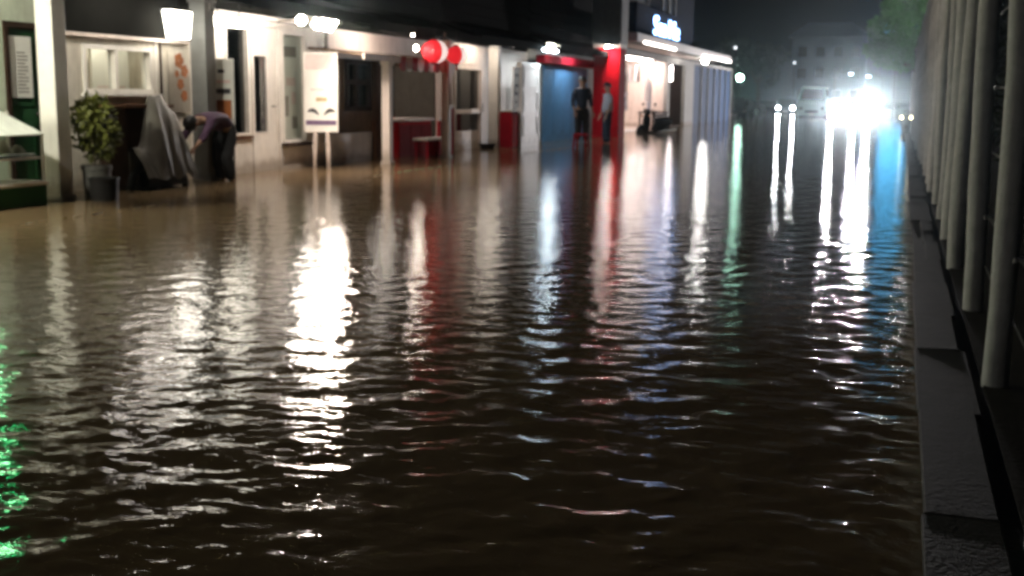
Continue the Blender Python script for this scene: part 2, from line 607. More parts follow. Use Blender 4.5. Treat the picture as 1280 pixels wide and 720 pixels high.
def window(parent, y0, y1, z0, z1, fm, gm, w=0.05, mulls=(), rails=(), sill=None, x=WX, label=None):
    fr = frame_mb(y0, y1, z0, z1, w, x - 0.10, x + 0.025, mulls, rails).build('window', fm, parent)
    ysp = [y0 + w] + [v for m_ in mulls for v in (m_ - w / 2, m_ + w / 2)] + [y1 - w]
    zsp = [z0 + w] + [v for r_ in rails for v in (r_ - w / 2, r_ + w / 2)] + [z1 - w]
    for i in range(0, len(ysp), 2):
        for j in range(0, len(zsp), 2):
            MB().box(x - 0.055, x - 0.047, ysp[i], ysp[i + 1], zsp[j], zsp[j + 1]).build('pane', gm, fr)
    if sill is not None:
        MB().bbox(x - 0.02, x + 0.13, y0 - 0.05, y1 + 0.05, z0 - 0.045, z0 - 0.002, 0.008).build('sill', sill, fr)
    if label: fr['label'] = label
    return fr

def upper(parent, y0, y1, zc, x_eave, ztop=6.2, wallm=DARKW, roofm=DARKR, x=WX):
    """dark upper storey with boards and the verandah roof in front of it"""
    b = MB()
    b.box(x - 3.0, x - 0.001, y0 + 0.003, y1 - 0.003, zc + 0.003, ztop)
    b.build('upper_wall', wallm, parent)
    z = zc + 0.45
    m0 = MB().prism([(x, 0), (x + 0.028, 0), (x + 0.008, 0.23), (x, 0.23)], y0 + 0.004, y1 - 0.004, 'y').mesh('board', wallm)
    while z < ztop - 0.3:
        link('board', m0, parent, (0, 0, z))
        z += 0.235
    r = MB()
    r.add([(x, y0, zc + 0.34), (x, y1, zc + 0.34), (x_eave, y0, zc + 0.04), (x_eave, y1, zc + 0.04),
           (x, y0, zc + 0.40), (x, y1, zc + 0.40), (x_eave, y0, zc + 0.10), (x_eave, y1, zc + 0.10)],
          [(0, 1, 3, 2), (4, 6, 7, 5), (0, 2, 6, 4), (1, 5, 7, 3), (2, 3, 7, 6), (0, 4, 5, 1)])
    ro = r.build('roof', roofm, parent)
    MB().box(x_eave, x_eave + 0.03, y0, y1, zc - 0.03, zc + 0.13).build('fascia', roofm, ro)
    n = int((y1 - y0) / 0.9)
    for i in range(n + 1):
        yy = y0 + 0.06 + (y1 - y0 - 0.12) * i / max(1, n)
        MB().prism([(x, zc + 0.26), (x_eave - 0.01, zc - 0.04), (x_eave - 0.01, zc + 0.035), (x, zc + 0.335)], yy - 0.03, yy + 0.03, 'y').build('rafter', roofm, ro)

# --- green shop at the left edge
gs = thing('shop_house', 'green lit shop with dark green door at the left edge of the street', 'shop', (0, 0, 0))
wall_mb(-6.0, 11.55, -0.3, 2.6, [(10.79, 11.42, -0.3, 1.99)]).build('wall', GREENISH, gs)
df = MB()
df.box(WX - 0.12, WX + 0.03, 10.79, 10.85, -0.3, 1.99)
df.box(WX - 0.12, WX + 0.03, 11.36, 11.42, -0.3, 1.99)
df.box(WX - 0.12, WX + 0.03, 10.85, 11.36, 1.92, 1.99)
df.build('door_frame', DBROWN, gs)
d = MB().box(WX - 0.09, WX - 0.04, 10.852, 11.358, -0.28, 1.918).build('door', DGREEN, gs)
for (a, c) in ((0.12, 0.85), (1.05, 1.8)):
    frame_mb(10.93, 11.28, a, c, 0.035, WX - 0.039, WX - 0.022).build('moulding', DGREEN, d)
MB().lathe([(0.0, 0), (0.028, 0.006), (0.03, 0.03), (0.012, 0.045)], (WX - 0.039, 11.31, 0.95), 10, axis='x').build('handle', CHROME, d, True)
upper(gs, -6.0, 11.55, 2.6, -8.5)

# --- window shop
ws = thing('shop_house', 'cream shop with two-pane lit window above a dark counter, by the potted bush', 'shop')
wall_mb(11.56, 14.40, -0.3, 2.45, [(12.12, 13.52, 1.2, 1.80)]).build('wall', CREAM, ws)
window(ws, 12.12, 13.52, 1.2, 1.80, WHITE, GLASS, 0.055, mulls=(12.76,), sill=WHITE)
room(ws, 11.65, 14.35, 2.35, 1.3, CREAM)
MB().box(-9.98, -9.88, 11.9, 13.7, 2.2, 2.26).build('ceiling_lamp', E_INT, ws)
MB().box(WX, WX + 0.02, 13.58, 13.62, 0.3, 2.0).build('trim', WHITE, ws)
MB().box(WX, WX + 0.022, 13.70, 13.73, 0.3, 2.0).build('trim', DBROWN, ws)
MB().box(WX, WX + 0.06, 11.56, 14.39, 1.93, 2.46).build('header_board', DARKW, ws)
MB().box(WX, WX + 0.075, 11.56, 14.39, 1.885, 1.928).build('trim', PINKW, ws)
upper(ws, 11.56, 14.40, 2.45, -8.6)

ct = thing('cabinet', 'dark brown counter cabinet under the lit shop window', 'cabinet', (-9.36, 12.85, 0))
MB().bbox(-0.20, 0.20, -0.52, 0.42, -0.3, 1.02, 0.01).build('carcass', DBROWN, ct)
MB().bbox(-0.22, 0.24, -0.55, 0.46, 1.022, 1.06, 0.01).build('top', BROWN, ct)
for k in (-1, 1):
    dd = MB().box(0.202, 0.218, -0.05 + k * 0.235 - 0.215, -0.05 + k * 0.235 + 0.215, 0.52, 0.96).build('door', DBROWN, ct)
    MB().box(0.202, 0.222, -0.05 + k * 0.235 - 0.215, -0.05 + k * 0.235 + 0.215, -0.2, 0.48).build('lower_panel', POTM, ct)
    MB().tube([(0.225, -0.05 + k * 0.06, 0.7), (0.225, -0.05 + k * 0.06, 0.8)], 0.008, 6).build('handle', CHROME, dd)

# --- white shop
wh = thing('shop_house', 'white shop with narrow-glazed door and floodlight above the banner board', 'shop')
wall_mb(14.41, 18.5, -0.3, 2.42, [(15.33, 15.97, 0.58, 2.26), (16.06, 16.93, -0.3, 2.30), (17.0, 17.82, 0.42, 2.22)]).build('wall', WHITE, wh)
window(wh, 15.33, 15.97, 0.58, 2.26, WHITE, GLASSD, 0.035)
room(wh, 14.45, 18.4, 2.4, 1.6, GREYP)
dr = thing('x', None, None)
bpy.data.objects.remove(dr)
door = MB()
for (a, c, p, q) in ((16.10, 16.19, -0.28, 2.25), (16.57, 16.89, -0.28, 2.25)):
    door.box(WX - 0.08, WX - 0.03, a, c, p, q)
door.box(WX - 0.08, WX - 0.03, 16.19, 16.57, -0.28, 0.62)
door.box(WX - 0.08, WX - 0.03, 16.19, 16.57, 1.80, 2.25)
do = door.build('door', WHITE, wh)
MB().box(WX - 0.06, WX - 0.052, 16.19, 16.57, 0.62, 1.80).build('pane', GLASSD, do)
frame_mb(16.17, 16.59, 0.60, 1.82, 0.02, WX - 0.029, WX - 0.02).build('glazing_bead', WHITE, do)
hb = MB()
hb.tube([(WX - 0.03, 16.74, 1.02), (WX + 0.04, 16.74, 1.02), (WX + 0.04, 16.62, 1.02)], 0.013, 8)
hb.build('handle', CHROME, do, True)
fr = MB()
fr.box(WX - 0.11, WX + 0.02, 16.06, 16.098, -0.3, 2.30)
fr.box(WX - 0.11, WX + 0.02, 16.892, 16.93, -0.3, 2.30)
fr.box(WX - 0.11, WX + 0.02, 16.098, 16.892, 2.252, 2.30)
fr.build('door_frame', WHITE, wh)
window(wh, 17.0, 17.82, 0.42, 2.22, WHITE, GLASS, 0.05, sill=DBROWN)
MB().box(WX, WX + 0.03, 14.5, 16.05, 0.52, 0.575).build('ledge', BROWN, wh)
MB().bbox(WX, WX + 0.05, 14.42, 18.49, 2.30 + 0.01, 2.42, 0.006).build('cornice', WHITE, wh)
upper(wh, 14.41, 18.5, 2.42, -8.6)

# --- brown shop with the red bay
bs = thing('shop_house', 'brown and white shop front with open red bay and lanterns', 'shop')
wall_mb(18.51, 20.95, 0.53, 1.86, [(19.25, 20.36, 0.92, 1.86)]).build('wall', TANB, bs)
MB().bbox(WX - TH, WX + 0.06, 18.51, 20.28, -0.3, 0.528, 0.012).build('low_wall', WHITE, bs)
MB().box(WX - TH, WX - 0.02, 20.28, 20.95, -0.3, 0.528).build('side_panel', TANB, bs)
MB().box(WX - TH, WX + 0.01, 18.51, 24.0, 1.862, 2.36).build('header_wall', PINKW, bs)
window(bs, 19.25, 20.36, 0.92, 1.86, DBROWN, GLASSD, 0.09, mulls=(19.75,), rails=(1.45,))
MB().bbox(WX - 0.02, WX + 0.10, 20.40, 20.62, -0.3, 1.86, 0.01).build('door_post', BROWN, bs)
room(bs, 18.6, 20.9, 2.3, 1.2, BROWN)
# bay: back wall with windows, deep reveal
bx = WX - 1.1
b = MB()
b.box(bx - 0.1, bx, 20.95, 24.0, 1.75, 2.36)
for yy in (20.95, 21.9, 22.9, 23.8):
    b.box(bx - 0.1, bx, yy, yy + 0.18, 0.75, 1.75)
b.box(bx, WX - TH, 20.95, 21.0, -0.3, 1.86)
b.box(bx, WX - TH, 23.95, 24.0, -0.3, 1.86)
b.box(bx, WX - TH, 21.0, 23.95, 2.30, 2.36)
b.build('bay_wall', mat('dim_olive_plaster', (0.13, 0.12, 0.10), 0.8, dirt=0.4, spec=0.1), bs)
MB().box(bx - 0.1, bx, 20.95, 24.0, -0.3, 0.748).build('bay_dado', REDP, bs)
for yy in (21.13, 22.08, 23.08):
    pn = frame_mb(yy, yy + (0.77 if yy < 22 else 0.82 if yy < 23 else 0.72), 0.75, 1.75, 0.05, bx - 0.08, bx - 0.02).build('window', GREYP, bs)
    MB().box(bx - 0.055, bx - 0.047, yy + 0.05, yy + (0.72 if yy < 22 else 0.77 if yy < 23 else 0.67), 0.80, 1.70).build('pane', GLASSD, pn)
MB().box(bx + 0.01, WX - 0.2, 21.02, 23.93, -0.3, 0.06).build('floor', GREYC, bs)
MB().box(bx + 0.2, bx + 0.8, 21.6, 21.68, 2.24, 2.29).build('ceiling_lamp', E_BAY, bs)
upper(bs, 18.51, 24.0, 2.36, -8.7)

aw = thing('awning', 'pinkish plank awning with red scalloped valance over the red bay', 'awning', (0, 0, 0))
a_ = MB()
a_.add([(-9.59, 17.9, 1.98), (-9.59, 22.2, 1.98), (-8.58, 17.9, 1.86), (-8.58, 22.2, 1.86),
        (-9.59, 17.9, 2.01), (-9.59, 22.2, 2.01), (-8.58, 17.9, 1.89), (-8.58, 22.2, 1.89)],
       [(0, 1, 3, 2), (4, 6, 7, 5), (0, 2, 6, 4), (1, 5, 7, 3), (2, 3, 7, 6), (0, 4, 5, 1)])
a_.build('sheet', TANB, aw)
MB().bbox(-8.58, -8.54, 17.9, 19.4, 1.80, 1.91, 0.008).build('front_plank', PINKW, aw)
va = MB()
nS = 10
for i in range(nS):
    y0 = 19.42 + i * 0.268
    poly = [(y0, 1.90), (y0 + 0.262, 1.90)] + [(y0 + 0.131 + 0.131 * math.cos(t), 1.74 - 0.09 * math.sin(t)) for t in np.linspace(0, PI, 7)]
    va = MB().prism(poly, -8.57, -8.555, 'x')
    va.build('valance_scallop', REDC if i % 2 == 0 else PINKW, aw)

rc = thing('counter', 'red counter with pale top standing in the red bay', 'counter', (-9.75, 22.3, 0))
MB().bbox(-0.35, 0.30, -1.0, 0.72, -0.28, 0.70, 0.012).build('body', REDP, rc)
MB().bbox(-0.40, 0.38, -1.05, 0.74, 0.702, 0.75, 0.01).build('top', PINKW, rc)
for k in range(3):
    MB().box(0.302, 0.318, -0.94 + k * 0.56, -0.42 + k * 0.56, -0.05, 0.62).build('panel', DRED, rc)
rb = thing('bench', 'low red bench with pale seat in front of the red counter', 'bench', (-9.02, 22.0, 0))
MB().bbox(-0.16, 0.16, -0.6, 0.7, 0.33, 0.38, 0.01).build('seat', PINKW, rb)
for sx in (-0.12, 0.12):
    for sy in (-0.5, 0.6):
        MB().box(sx - 0.025, sx + 0.025, sy - 0.025, sy + 0.025, -0.3, 0.329).build('leg', DRED, rb)
MB().box(-0.135, -0.115, -0.47, 0.57, -0.02, 0.30).build('back_panel', REDP, rb)
re_ = thing('end_panel', 'tall red and pink curved end panel beside white post of the red bay', 'panel', (-9.1, 22.95, 0))
MB().prism([(-0.4, -0.3), (0.45, -0.3), (0.45, 0.98), (0.30, 0.95), (0.1, 0.80), (-0.12, 0.72), (-0.4, 0.70)], -0.02, 0.02, 'x').build('board', REDP, re_)
MB().prism([(-0.4, 0.702), (-0.12, 0.722), (0.1, 0.802), (0.30, 0.952), (0.45, 0.982), (0.45, 1.03), (0.30, 1.0), (0.1, 0.85), (-0.12, 0.77), (-0.4, 0.75)], -0.03, 0.03, 'x').build('rail', PINKW, re_)

# --- white shop with two-pane door, red cabinet
wd = thing('shop_house', 'pinkish white shop front with two-pane door beyond the lanterns', 'shop')
wall_mb(24.01, 30.2, -0.3, 2.4, [(24.7, 26.6, -0.3, 1.95)]).build('wall', PINKW, wd)
do = frame_mb(24.72, 26.58, -0.28, 1.93, 0.10, WX - 0.10, WX + 0.03, rails=(0.87,)).build('door', PINKW, wd)
MB().box(WX - 0.07, WX - 0.05, 24.82, 26.48, -0.18, 0.42).build('lower_panel', PINKW, do)
MB().box(WX - 0.06, WX - 0.052, 24.82, 26.48, 0.42, 0.82).build('pane', GLASSD, do)
MB().box(WX - 0.06, WX - 0.052, 24.82, 26.48, 0.92, 1.83).build('pane', GLASSD, do)
MB().tube([(WX + 0.05, 26.53, 0.85), (WX + 0.05, 26.53, 1.05)], 0.014, 8).build('handle', CHROME, do)
room(wd, 24.1, 28.4, 2.35, 1.3, BROWN)
MB().bbox(-9.42, -9.18, 26.55, 26.8, -0.3, 2.4, 0.012).build('pilaster', WHITE, wd)
fl = MB().bbox(-8.98, -8.84, 27.35, 28.85, -0.3, 2.05, 0.012).build('folding_leaf', WHITE, wd)
for zz in (0.25, 0.85, 1.45):
    frame_mb(27.5, 28.7, zz, zz + 0.5, 0.03, -8.839, -8.825).build('moulding', WHITE, fl)
upper(wd, 24.01, 30.2, 2.4, -8.7)

rk = thing('cabinet', 'red cabinet below the white notice beside the bright folding leaf', 'cabinet', (-9.05, 27.0, 0))
MB().bbox(-0.16, 0.16, -0.28, 0.26, -0.3, 0.86, 0.012).build('body', DRED, rk)
MB().box(0.162, 0.178, -0.24, 0.22, 0.02, 0.80).build('door', REDP, rk)
MB().bbox(-0.18, 0.20, -0.30, 0.28, 0.862, 0.89, 0.008).build('top', PINKW, rk)

# --- blue shop
bl = thing('shop_house', 'shop with blue painted front and red fascia strip', 'shop')
wall_mb(30.21, 38.0, -0.3, 2.5, []).build('wall', GREYC, bl)
m0 = MB().box(0, 0.03, 0, 0.93, -0.28, 2.08).mesh('panel', BLUEP)
for i in range(5):
    link('panel', m0, bl, (-9.34 + (0.008 if i % 2 else 0), 30.75 + 0.945 * i, 0))
MB().box(-9.60, -9.345, 30.6, 35.6, -0.3, 2.06).build('backing', GREYC, bl)
MB().bbox(-9.40, -9.15, 30.3, 36.2, 2.12, 2.34, 0.012).build('red_fascia', DRED, bl)
upper(bl, 30.21, 38.0, 2.5, -8.7, ztop=7.0)
pl = thing('pillar', 'thick square pillar painted red below and grey above', 'pillar', (-8.75, 36.0, 0))
MB().bbox(-0.42, 0.42, -0.42, 0.42, -0.3, 2.74, 0.015).build('red_shaft', REDP, pl)
MB().bbox(-0.44, 0.44, -0.44, 0.44, 2.742, 2.86, 0.015).build('band', PINKW, pl)
MB().bbox(-0.46, 0.46, -0.46, 0.46, 2.862, 8.0, 0.015).build('grey_shaft', GREYP, pl)

# --- dark signed building further on
sb = thing('shop_building', 'dark two-storey building with lit letters above a canopy', 'building')
wall_mb(38.01, 70.0, -0.3, 3.0, [(41.0, 50.0, -0.3, 2.75), (50.6, 54.3, -0.3, 2.75), (56.7, 69.5, -0.3, 2.85)]).build('wall', GREYC, sb)
wall_mb(38.01, 56.0, 3.02, 9.0, [(41.8, 45.6, 4.65, 6.6), (48.2, 51.2, 4.6, 6.6)]).build('upper_wall', NAVY, sb)
MB().box(WX - 4, WX - TH, 38.02, 56.0, 3.1, 9.0).build('upper_block', NAVY, sb)
for (a, c) in ((41.8, 45.6), (48.2, 51.2)):
    w_ = frame_mb(a, c, 4.6 if a > 45 else 4.65, 6.6, 0.18, WX - 0.1, WX + 0.06, mulls=((a + c) / 2,)).build('window', GREYC, sb)
    MB().box(WX - 0.09, WX - 0.07, a + 0.15, c - 0.15, 4.8, 6.45).build('pane', mat('pale_blind', (0.25, 0.30, 0.36), 0.5), w_)
room(sb, 40.9, 50.2, 2.95, 2.5, PINKW)
for (yy, xx) in ((42.5, -10.6), (45.0, -10.2), (47.5, -10.6), (49.2, -10.2)):
    MB().box(xx - 0.5, xx + 0.5, yy - 0.12, yy + 0.12, 2.80, 2.85).build('ceiling_lamp', E_INTP, sb)
room(sb, 50.5, 54.5, 2.95, 1.6, DBROWN)
MB().tube([(-9.9, 52.3, 2.0), (-9.9, 52.3, 2.65)], 0.05, 8).build('wall_tube', E_INTP, sb)
m0 = MB().prism([(0.0, 0.0), (0.025, 0.005), (0.03, 0.09), (0.0, 0.097)], 0, 2.0, 'y').mesh('slat', STEELB)
# roller shutter as six bays of corrugated slats
for i in range(6):
    bay = MB().box(WX - 0.12, WX - 0.06, 56.75 + i * 2.12, 56.75 + i * 2.12 + 2.03, -0.28, 2.84).build('shutter', STEELB, sb)
    for k in range(18):
        link('slat', m0, bay, (WX - 0.059, 56.765 + i * 2.12, -0.25 + k * 0.17)).scale = (1, 1, 1.6)
    MB().box(WX - 0.1, WX + 0.04, 56.75 + i * 2.12 + 2.032, 56.75 + i * 2.12 + 2.118, -0.28, 2.84).build('mullion', GREYC, sb)
cn = MB().bbox(WX + 0.002, -8.15, 37.2, 58.8, 3.02, 3.30, 0.02).build('canopy', PINKW, sb)
MB().box(-8.6, -8.2, 37.6, 58.6, 3.0, 3.017).build('soffit', GREYC, cn)
for (a, c) in ((38.2, 43.8), (50.2, 58.6)):
    MB().box(-8.149, -8.12, a, c, 2.99, 3.06).build('light_strip', E_STRIP, cn)

sg = thing('shop_sign', 'blue-white lit letter sign mounted above the canopy', 'sign', (WX + 0.5, 46.6, 3.88))
MB().bbox(-0.48, -0.02, -5.2, 5.6, -0.56, 0.72, 0.02).build('sign_box', NAVY, sg)
fc = bpy.data.curves.new('letters', 'FONT')
fc.body = 'Sea Me'
fc.size = 1.02
fc.extrude = 0.03
fc.align_x = 'CENTER'
fc.align_y = 'CENTER'
fo = bpy.data.objects.new('tmp', fc)
COL.objects.link(fo)
bpy.context.view_layer.update()
dg = bpy.context.evaluated_depsgraph_get()
lme = bpy.data.meshes.new_from_object(fo.evaluated_get(dg))
bpy.data.objects.remove(fo)
lme.materials.clear()
lme.materials.append(E_SIGN)
lo = link('letters', lme, sg, (0.02, 0.3, 0.05))
lo.rotation_euler = (R(90), 0, R(90))
lo.scale = (1.75, 1.0, 1)

def garment(label, x, y, z, m, L):
    t = thing('hanging_garment', label, 'garment', (x, y, z), R(20), 'garments hanging in the far bright shop')
    MB().tube([(0, -0.17, -0.06), (0, 0, 0.02), (0, 0.17, -0.06)], 0.01, 6).build('hanger', BLACKP, t)
    MB().loft([[(sx * dx, sy * w, zz + 0.012 * math.sin(9 * sy)) for (sx, sy) in ((-1, -1), (-1, 0), (-1, 1), (1, 1), (1, 0), (1, -1))] for (zz, w, dx) in ((-0.05, 0.12, 0.03), (-0.10, 0.24, 0.05), (-0.4, 0.20, 0.06), (-L, 0.24, 0.07))]).build('cloth', m, t, True)
    for k in (-1, 1):
        MB().tube([(0, k * 0.2, -0.10), (0, k * 0.28, -0.30), (0, k * 0.29, -0.48)], [0.05, 0.055, 0.05], 8).build('sleeve', m, t, True)
SHW = mat('white_shirting', (0.8, 0.76, 0.76), 0.8)
for lb, x, y, z, m, L in (('white garment hanging leftmost in the far bright shop', -9.75, 42.6, 2.4, SHW, 0.95),
                          ('second white garment from the pillar in the far bright shop', -9.85, 43.8, 2.55, SHW, 0.7),
                          ('third white garment from the pillar in the far bright shop', -9.85, 45.1, 2.55, SHW, 0.7),
                          ('grey garment hanging in the middle of the far bright shop', -10.1, 44.2, 1.75, GREYCL, 1.0),
                          ('dark garment hanging low in the far bright shop', -9.95, 43.0, 1.6, NAVYC, 1.0),
                          ('pale garment at the right of the far bright shop', -9.9, 47.2, 2.2, SHW, 1.1),
                          ('grey garment nearest the dark door of the far shop', -10.1, 48.6, 1.9, GREYCL, 1.2)):
    garment(lb, x, y, z, m, L)
hr = thing('garment_rail', 'metal rail carrying the garments in the far bright shop', 'rail', (-9.9, 45.5, 0))
MB().tube([(0.05, -3.6, 2.62), (0.05, 3.6, 2.62)], 0.02, 8).build('bar', CHROME, hr)
for yy in (-3.5, 0, 3.5):
    MB().tube([(0.05, yy, 2.62), (0.05, yy, 2.92)], 0.015, 6).build('hanger_rod', CHROME, hr)
MB().tube([(-0.15, -3.0, 1.80), (-0.15, 3.4, 1.95)], 0.02, 8).build('lower_bar', CHROME, hr)
for yy in (-2.9, 3.3):
    MB().tube([(-0.15, yy, -0.1), (-0.15, yy, 1.9)], 0.02, 6).build('upright', CHROME, hr)
sh_ = thing('display_table', 'low dark table of goods inside the far bright shop', 'table', (-9.75, 48.2, 0))
MB().bbox(-0.4, 0.3, -1.4, 1.4, 0.62, 0.68, 0.01).build('top', DBROWN, sh_)
for sx in (-0.35, 0.25):
    for sy in (-1.3, 1.3):
        MB().box(sx - 0.03, sx + 0.03, sy - 0.03, sy + 0.03, -0.3, 0.62).build('leg', DBROWN, sh_)
MB().box(0.26, 0.28, -1.27, 1.27, 0.02, 0.6).build('apron', DBROWN, sh_)

# ------------------------------------------------------------------ verandah posts
def post(label, x, y, w, h, m, rz=0.0):
    t = thing('verandah_post', label, 'post', (x, y, 0), rz)
    MB().bbox(-w / 2, w / 2, -w / 2, w / 2, -0.3, h, 0.012).build('shaft', m, t)
    MB().bbox(-w / 2 - 0.02, w / 2 + 0.02, -w / 2 - 0.02, w / 2 + 0.02, -0.28, 0.05, 0.01).build('base', m, t)
    MB().bbox(-w / 2 - 0.02, w / 2 + 0.02, -w / 2 - 0.02, w / 2 + 0.02, h - 0.1, h - 0.02, 0.01).build('cap', m, t)
    return t
post('thick white square post in front of the green door', -9.12, 11.0, 0.23, 2.62, WHITE)
post('grey square post between the lit window and the white shop', -9.3, 14.3, 0.25, 2.55, GREYP)
post('slim white post at the left of the red bay', -8.68, 19.1, 0.155, 1.84, PINKW)
post('slim white post under the lanterns right of the red bay', -8.58, 21.7, 0.155, 2.3, PINKW)

# ------------------------------------------------------------------ lamps on the shops
lp = thing('hanging_lamp', 'square glowing white lamp hanging above the decorated wall', 'lamp', (-9.25, 13.66, 2.12))
MB().add([(-0.06, -0.19, -0.19), (-0.06, 0.17, -0.19), (-0.06, 0.24, 0.17), (-0.06, -0.27, 0.17),
          (0.06, -0.19, -0.19), (0.06, 0.17, -0.19), (0.06, 0.24, 0.17), (0.06, -0.27, 0.17)],
         [(0, 1, 2, 3), (4, 7, 6, 5), (0, 4, 5, 1), (1, 5, 6, 2), (2, 6, 7, 3), (3, 7, 4, 0)]).build('shade', E_PANEL, lp)
MB().box(-0.07, 0.07, -0.28, 0.25, 0.172, 0.195).build('cap', BLACKM, lp)
MB().tube([(0, 0, 0.195), (0, 0, 0.40)], 0.01, 6).build('cord', BLACKM, lp)
tb = thing('tube_lamp', 'long glowing fluorescent lamp above the grey window of the white shop', 'lamp', (-9.32, 15.02, 2.24))
MB().box(-0.06, 0.06, -0.38, 0.36, -0.07, 0.06).build('diffuser', E_TUBE, tb)
MB().box(-0.07, 0.07, -0.40, 0.38, 0.062, 0.085).build('housing', WHITE, tb)
for yy in (-0.3, 0.28):
    MB().tube([(0, yy, 0.085), (0, yy, 0.30)], 0.008, 6).build('hanger', BLACKM, tb)
fl = thing('floodlight', 'bright white floodlight on a bracket above the banner board', 'lamp', (-8.70, 16.85, 2.30))
fh = MB()
fh.bbox(-0.10, 0.0, -0.30, 0.30, -0.11, 0.11, 0.012)
o = fh.build('housing', GREYP, fl)
o.rotation_euler = (0, R(38), 0)
o2 = MB().box(0.002, 0.008, -0.28, 0.28, -0.09, 0.09).build('lens', E_FLOOD, fl)
o2.rotation_euler = (0, R(38), 0)
MB().lathe([(0.07 * math.cos(a) + 0.001, 0.07 * math.sin(a)) for a in np.linspace(-PI / 2, PI / 2, 9)], (-0.10, -0.62, 0.03), 14).build('globe', E_GLOBE, fl, True)
MB().tube([(-0.89, 0, 0.06), (-0.4, 0, 0.10), (-0.08, 0, 0.03)], 0.013, 8).build('bracket', WHITE, fl)
MB().tube([(-0.10, -0.02, 0.09), (-0.10, -0.62, 0.10)], 0.012, 8).build('side_arm', WHITE, fl)
MB().lathe([(0.05, 0), (0.05, 0.015)], (-0.90, 0, 0.06), 10, axis='x').build('wall_plate', WHITE, fl)

cb = thing('power_cable', 'thin sagging cable strung under the dark eaves past the lanterns', 'cable')
pts = []
for k, (xa, ya, xb, yb) in enumerate(((-9.18, 14.3, -8.72, 18.6), (-8.72, 18.6, -8.62, 21.7), (-8.62, 21.7, -8.75, 26.4))):
    for u in np.linspace(0, 1, 9)[(1 if k else 0):]:
        pts.append((xa + (xb - xa) * u, ya + (yb - ya) * u, 2.36 - 0.09 * math.sin(PI * u)))
MB().tube(pts, 0.008, 5).build('wire', BLACKP, cb)
for (xa, ya) in ((-9.18, 14.3), (-8.72, 18.6), (-8.62, 21.7), (-8.75, 26.4)):
    MB().tube([(xa, ya, 2.34), (xa, ya, 2.44)], 0.012, 6).build('insulator', WHITE, cb)
dp = thing('drain_pipe', 'grey drain pipe running down between the white shop and the brown shop', 'pipe', (WX + 0.06, 18.46, 0))
MB().tube([(0, 0, -0.3), (0, 0, 2.28), (0.03, 0, 2.36), (0.3, 0, 2.44)], 0.035, 10).build('pipe', GREYC, dp, True)
for zz in (0.4, 1.2, 2.0):
    MB().box(-0.058, 0.04, -0.045, 0.045, zz, zz + 0.03).build('clamp', BLACKM, dp)
def bulb(label, x, y, z, s=1.0, top=2.6):
    t = thing('bare_bulb', label, 'bulb', (x, y, z))
    MB().lathe([(0.0, -0.05 * s), (0.03 * s, -0.035 * s), (0.037 * s, -0.01 * s), (0.03 * s, 0.02 * s), (0.015 * s, 0.05 * s)], n=10).build('bulb', E_BULB, t, True)
    MB().lathe([(0.016 * s, 0.051 * s), (0.018 * s, 0.09 * s)], n=8).build('socket', BLACKP, t)
    MB().tube([(0, 0, 0.09 * s), (0, 0, top - z)], 0.005, 5).build('cord', BLACKP, t)
bulb('small bare bulb hanging under the dark eave left of the lanterns', -8.72, 20.35, 2.36, 0.9, 2.45)
bulb('tiny lit bulb touching the left side of the bigger lantern', -8.60, 20.22, 2.08, 1.0, 2.45)
dl = thing('ceiling_lamp', 'short dim tube lamp under the dark eave before the red pillar', 'lamp', (-8.9, 30.3, 2.58))
MB().box(-0.05, 0.05, -0.5, 0.5, -0.04, 0.02).build('diffuser', E_TUBE, dl)
MB().box(-0.06, 0.06, -0.52, 0.52, 0.022, 0.05).build('housing', GREYP, dl)

def lantern(label, x, y, z, r, turn):
    t = thing('paper_lantern', label, 'lantern', (x, y, z), turn, 'red lanterns over the red bay')
    n = 14
    for k in range(n):
        b = MB()
        t0, t1 = 2 * PI * k / n, 2 * PI * (k + 1) / n
        rows = []
        for j in range(9):
            ph = -PI / 2 * 0.9 + PI * 0.9 * j / 8
            rr, zz = r * math.cos(ph), r * 0.92 * math.sin(ph)
            tm = (t0 + t1) / 2
            rows.append([(rr * math.cos(t0), rr * math.sin(t0), zz), (rr * 1.07 * math.cos(tm), rr * 1.07 * math.sin(tm), zz), (rr * math.cos(t1), rr * math.sin(t1), zz)])
        vs = [p for rw in rows for p in rw]
        fs = []
        for j in range(8):
            for c in range(2):
                fs.append((j * 3 + c, j * 3 + c + 1, j * 3 + c + 4, j * 3 + c + 3))
        b.add(vs, fs)
        b.build('gore', E_LANT_HIGHLIGHT if k in (0, 1) else E_LANT, t, True)  # two pale gores paint a highlight onto the lantern's right side
    MB().lathe([(r * 0.28, r * 0.88), (r * 0.28, r * 1.0)], n=12).build('top_ring', BLACKP, t)
    MB().lathe([(r * 0.28, -r * 1.0), (r * 0.28, -r * 0.88)], n=12).build('bottom_ring', BLACKP, t)
    MB().tube([(0, 0, -r), (0, 0, -r * 1.5)], [0.012, 0.03], 6).build('tassel', REDC, t)
    MB().tube([(0, 0, r), (0, 0, 2.5 - z)], 0.005, 5).build('cord', BLACKP, t)
lantern('larger red round lantern with a painted white highlight left of the smaller one', -8.44, 20.75, 2.04, 0.24, R(-32))
lantern('smaller red round lantern with a painted white highlight to the right of the larger one', -8.27, 21.45, 2.0, 0.19, R(-32))

sl = thing('canopy_spotlight', 'bright round spotlight under the far canopy by the shutters', 'lamp', (-8.35, 52.1, 2.86))
MB().lathe([(0.0, -0.10), (0.10, -0.08), (0.13, 0.0), (0.10, 0.07)], n=12).build('globe', E_SPOT, sl, True)
MB().lathe([(0.06, 0.071), (0.06, 0.13)], n=10).build('base', BLACKM, sl)

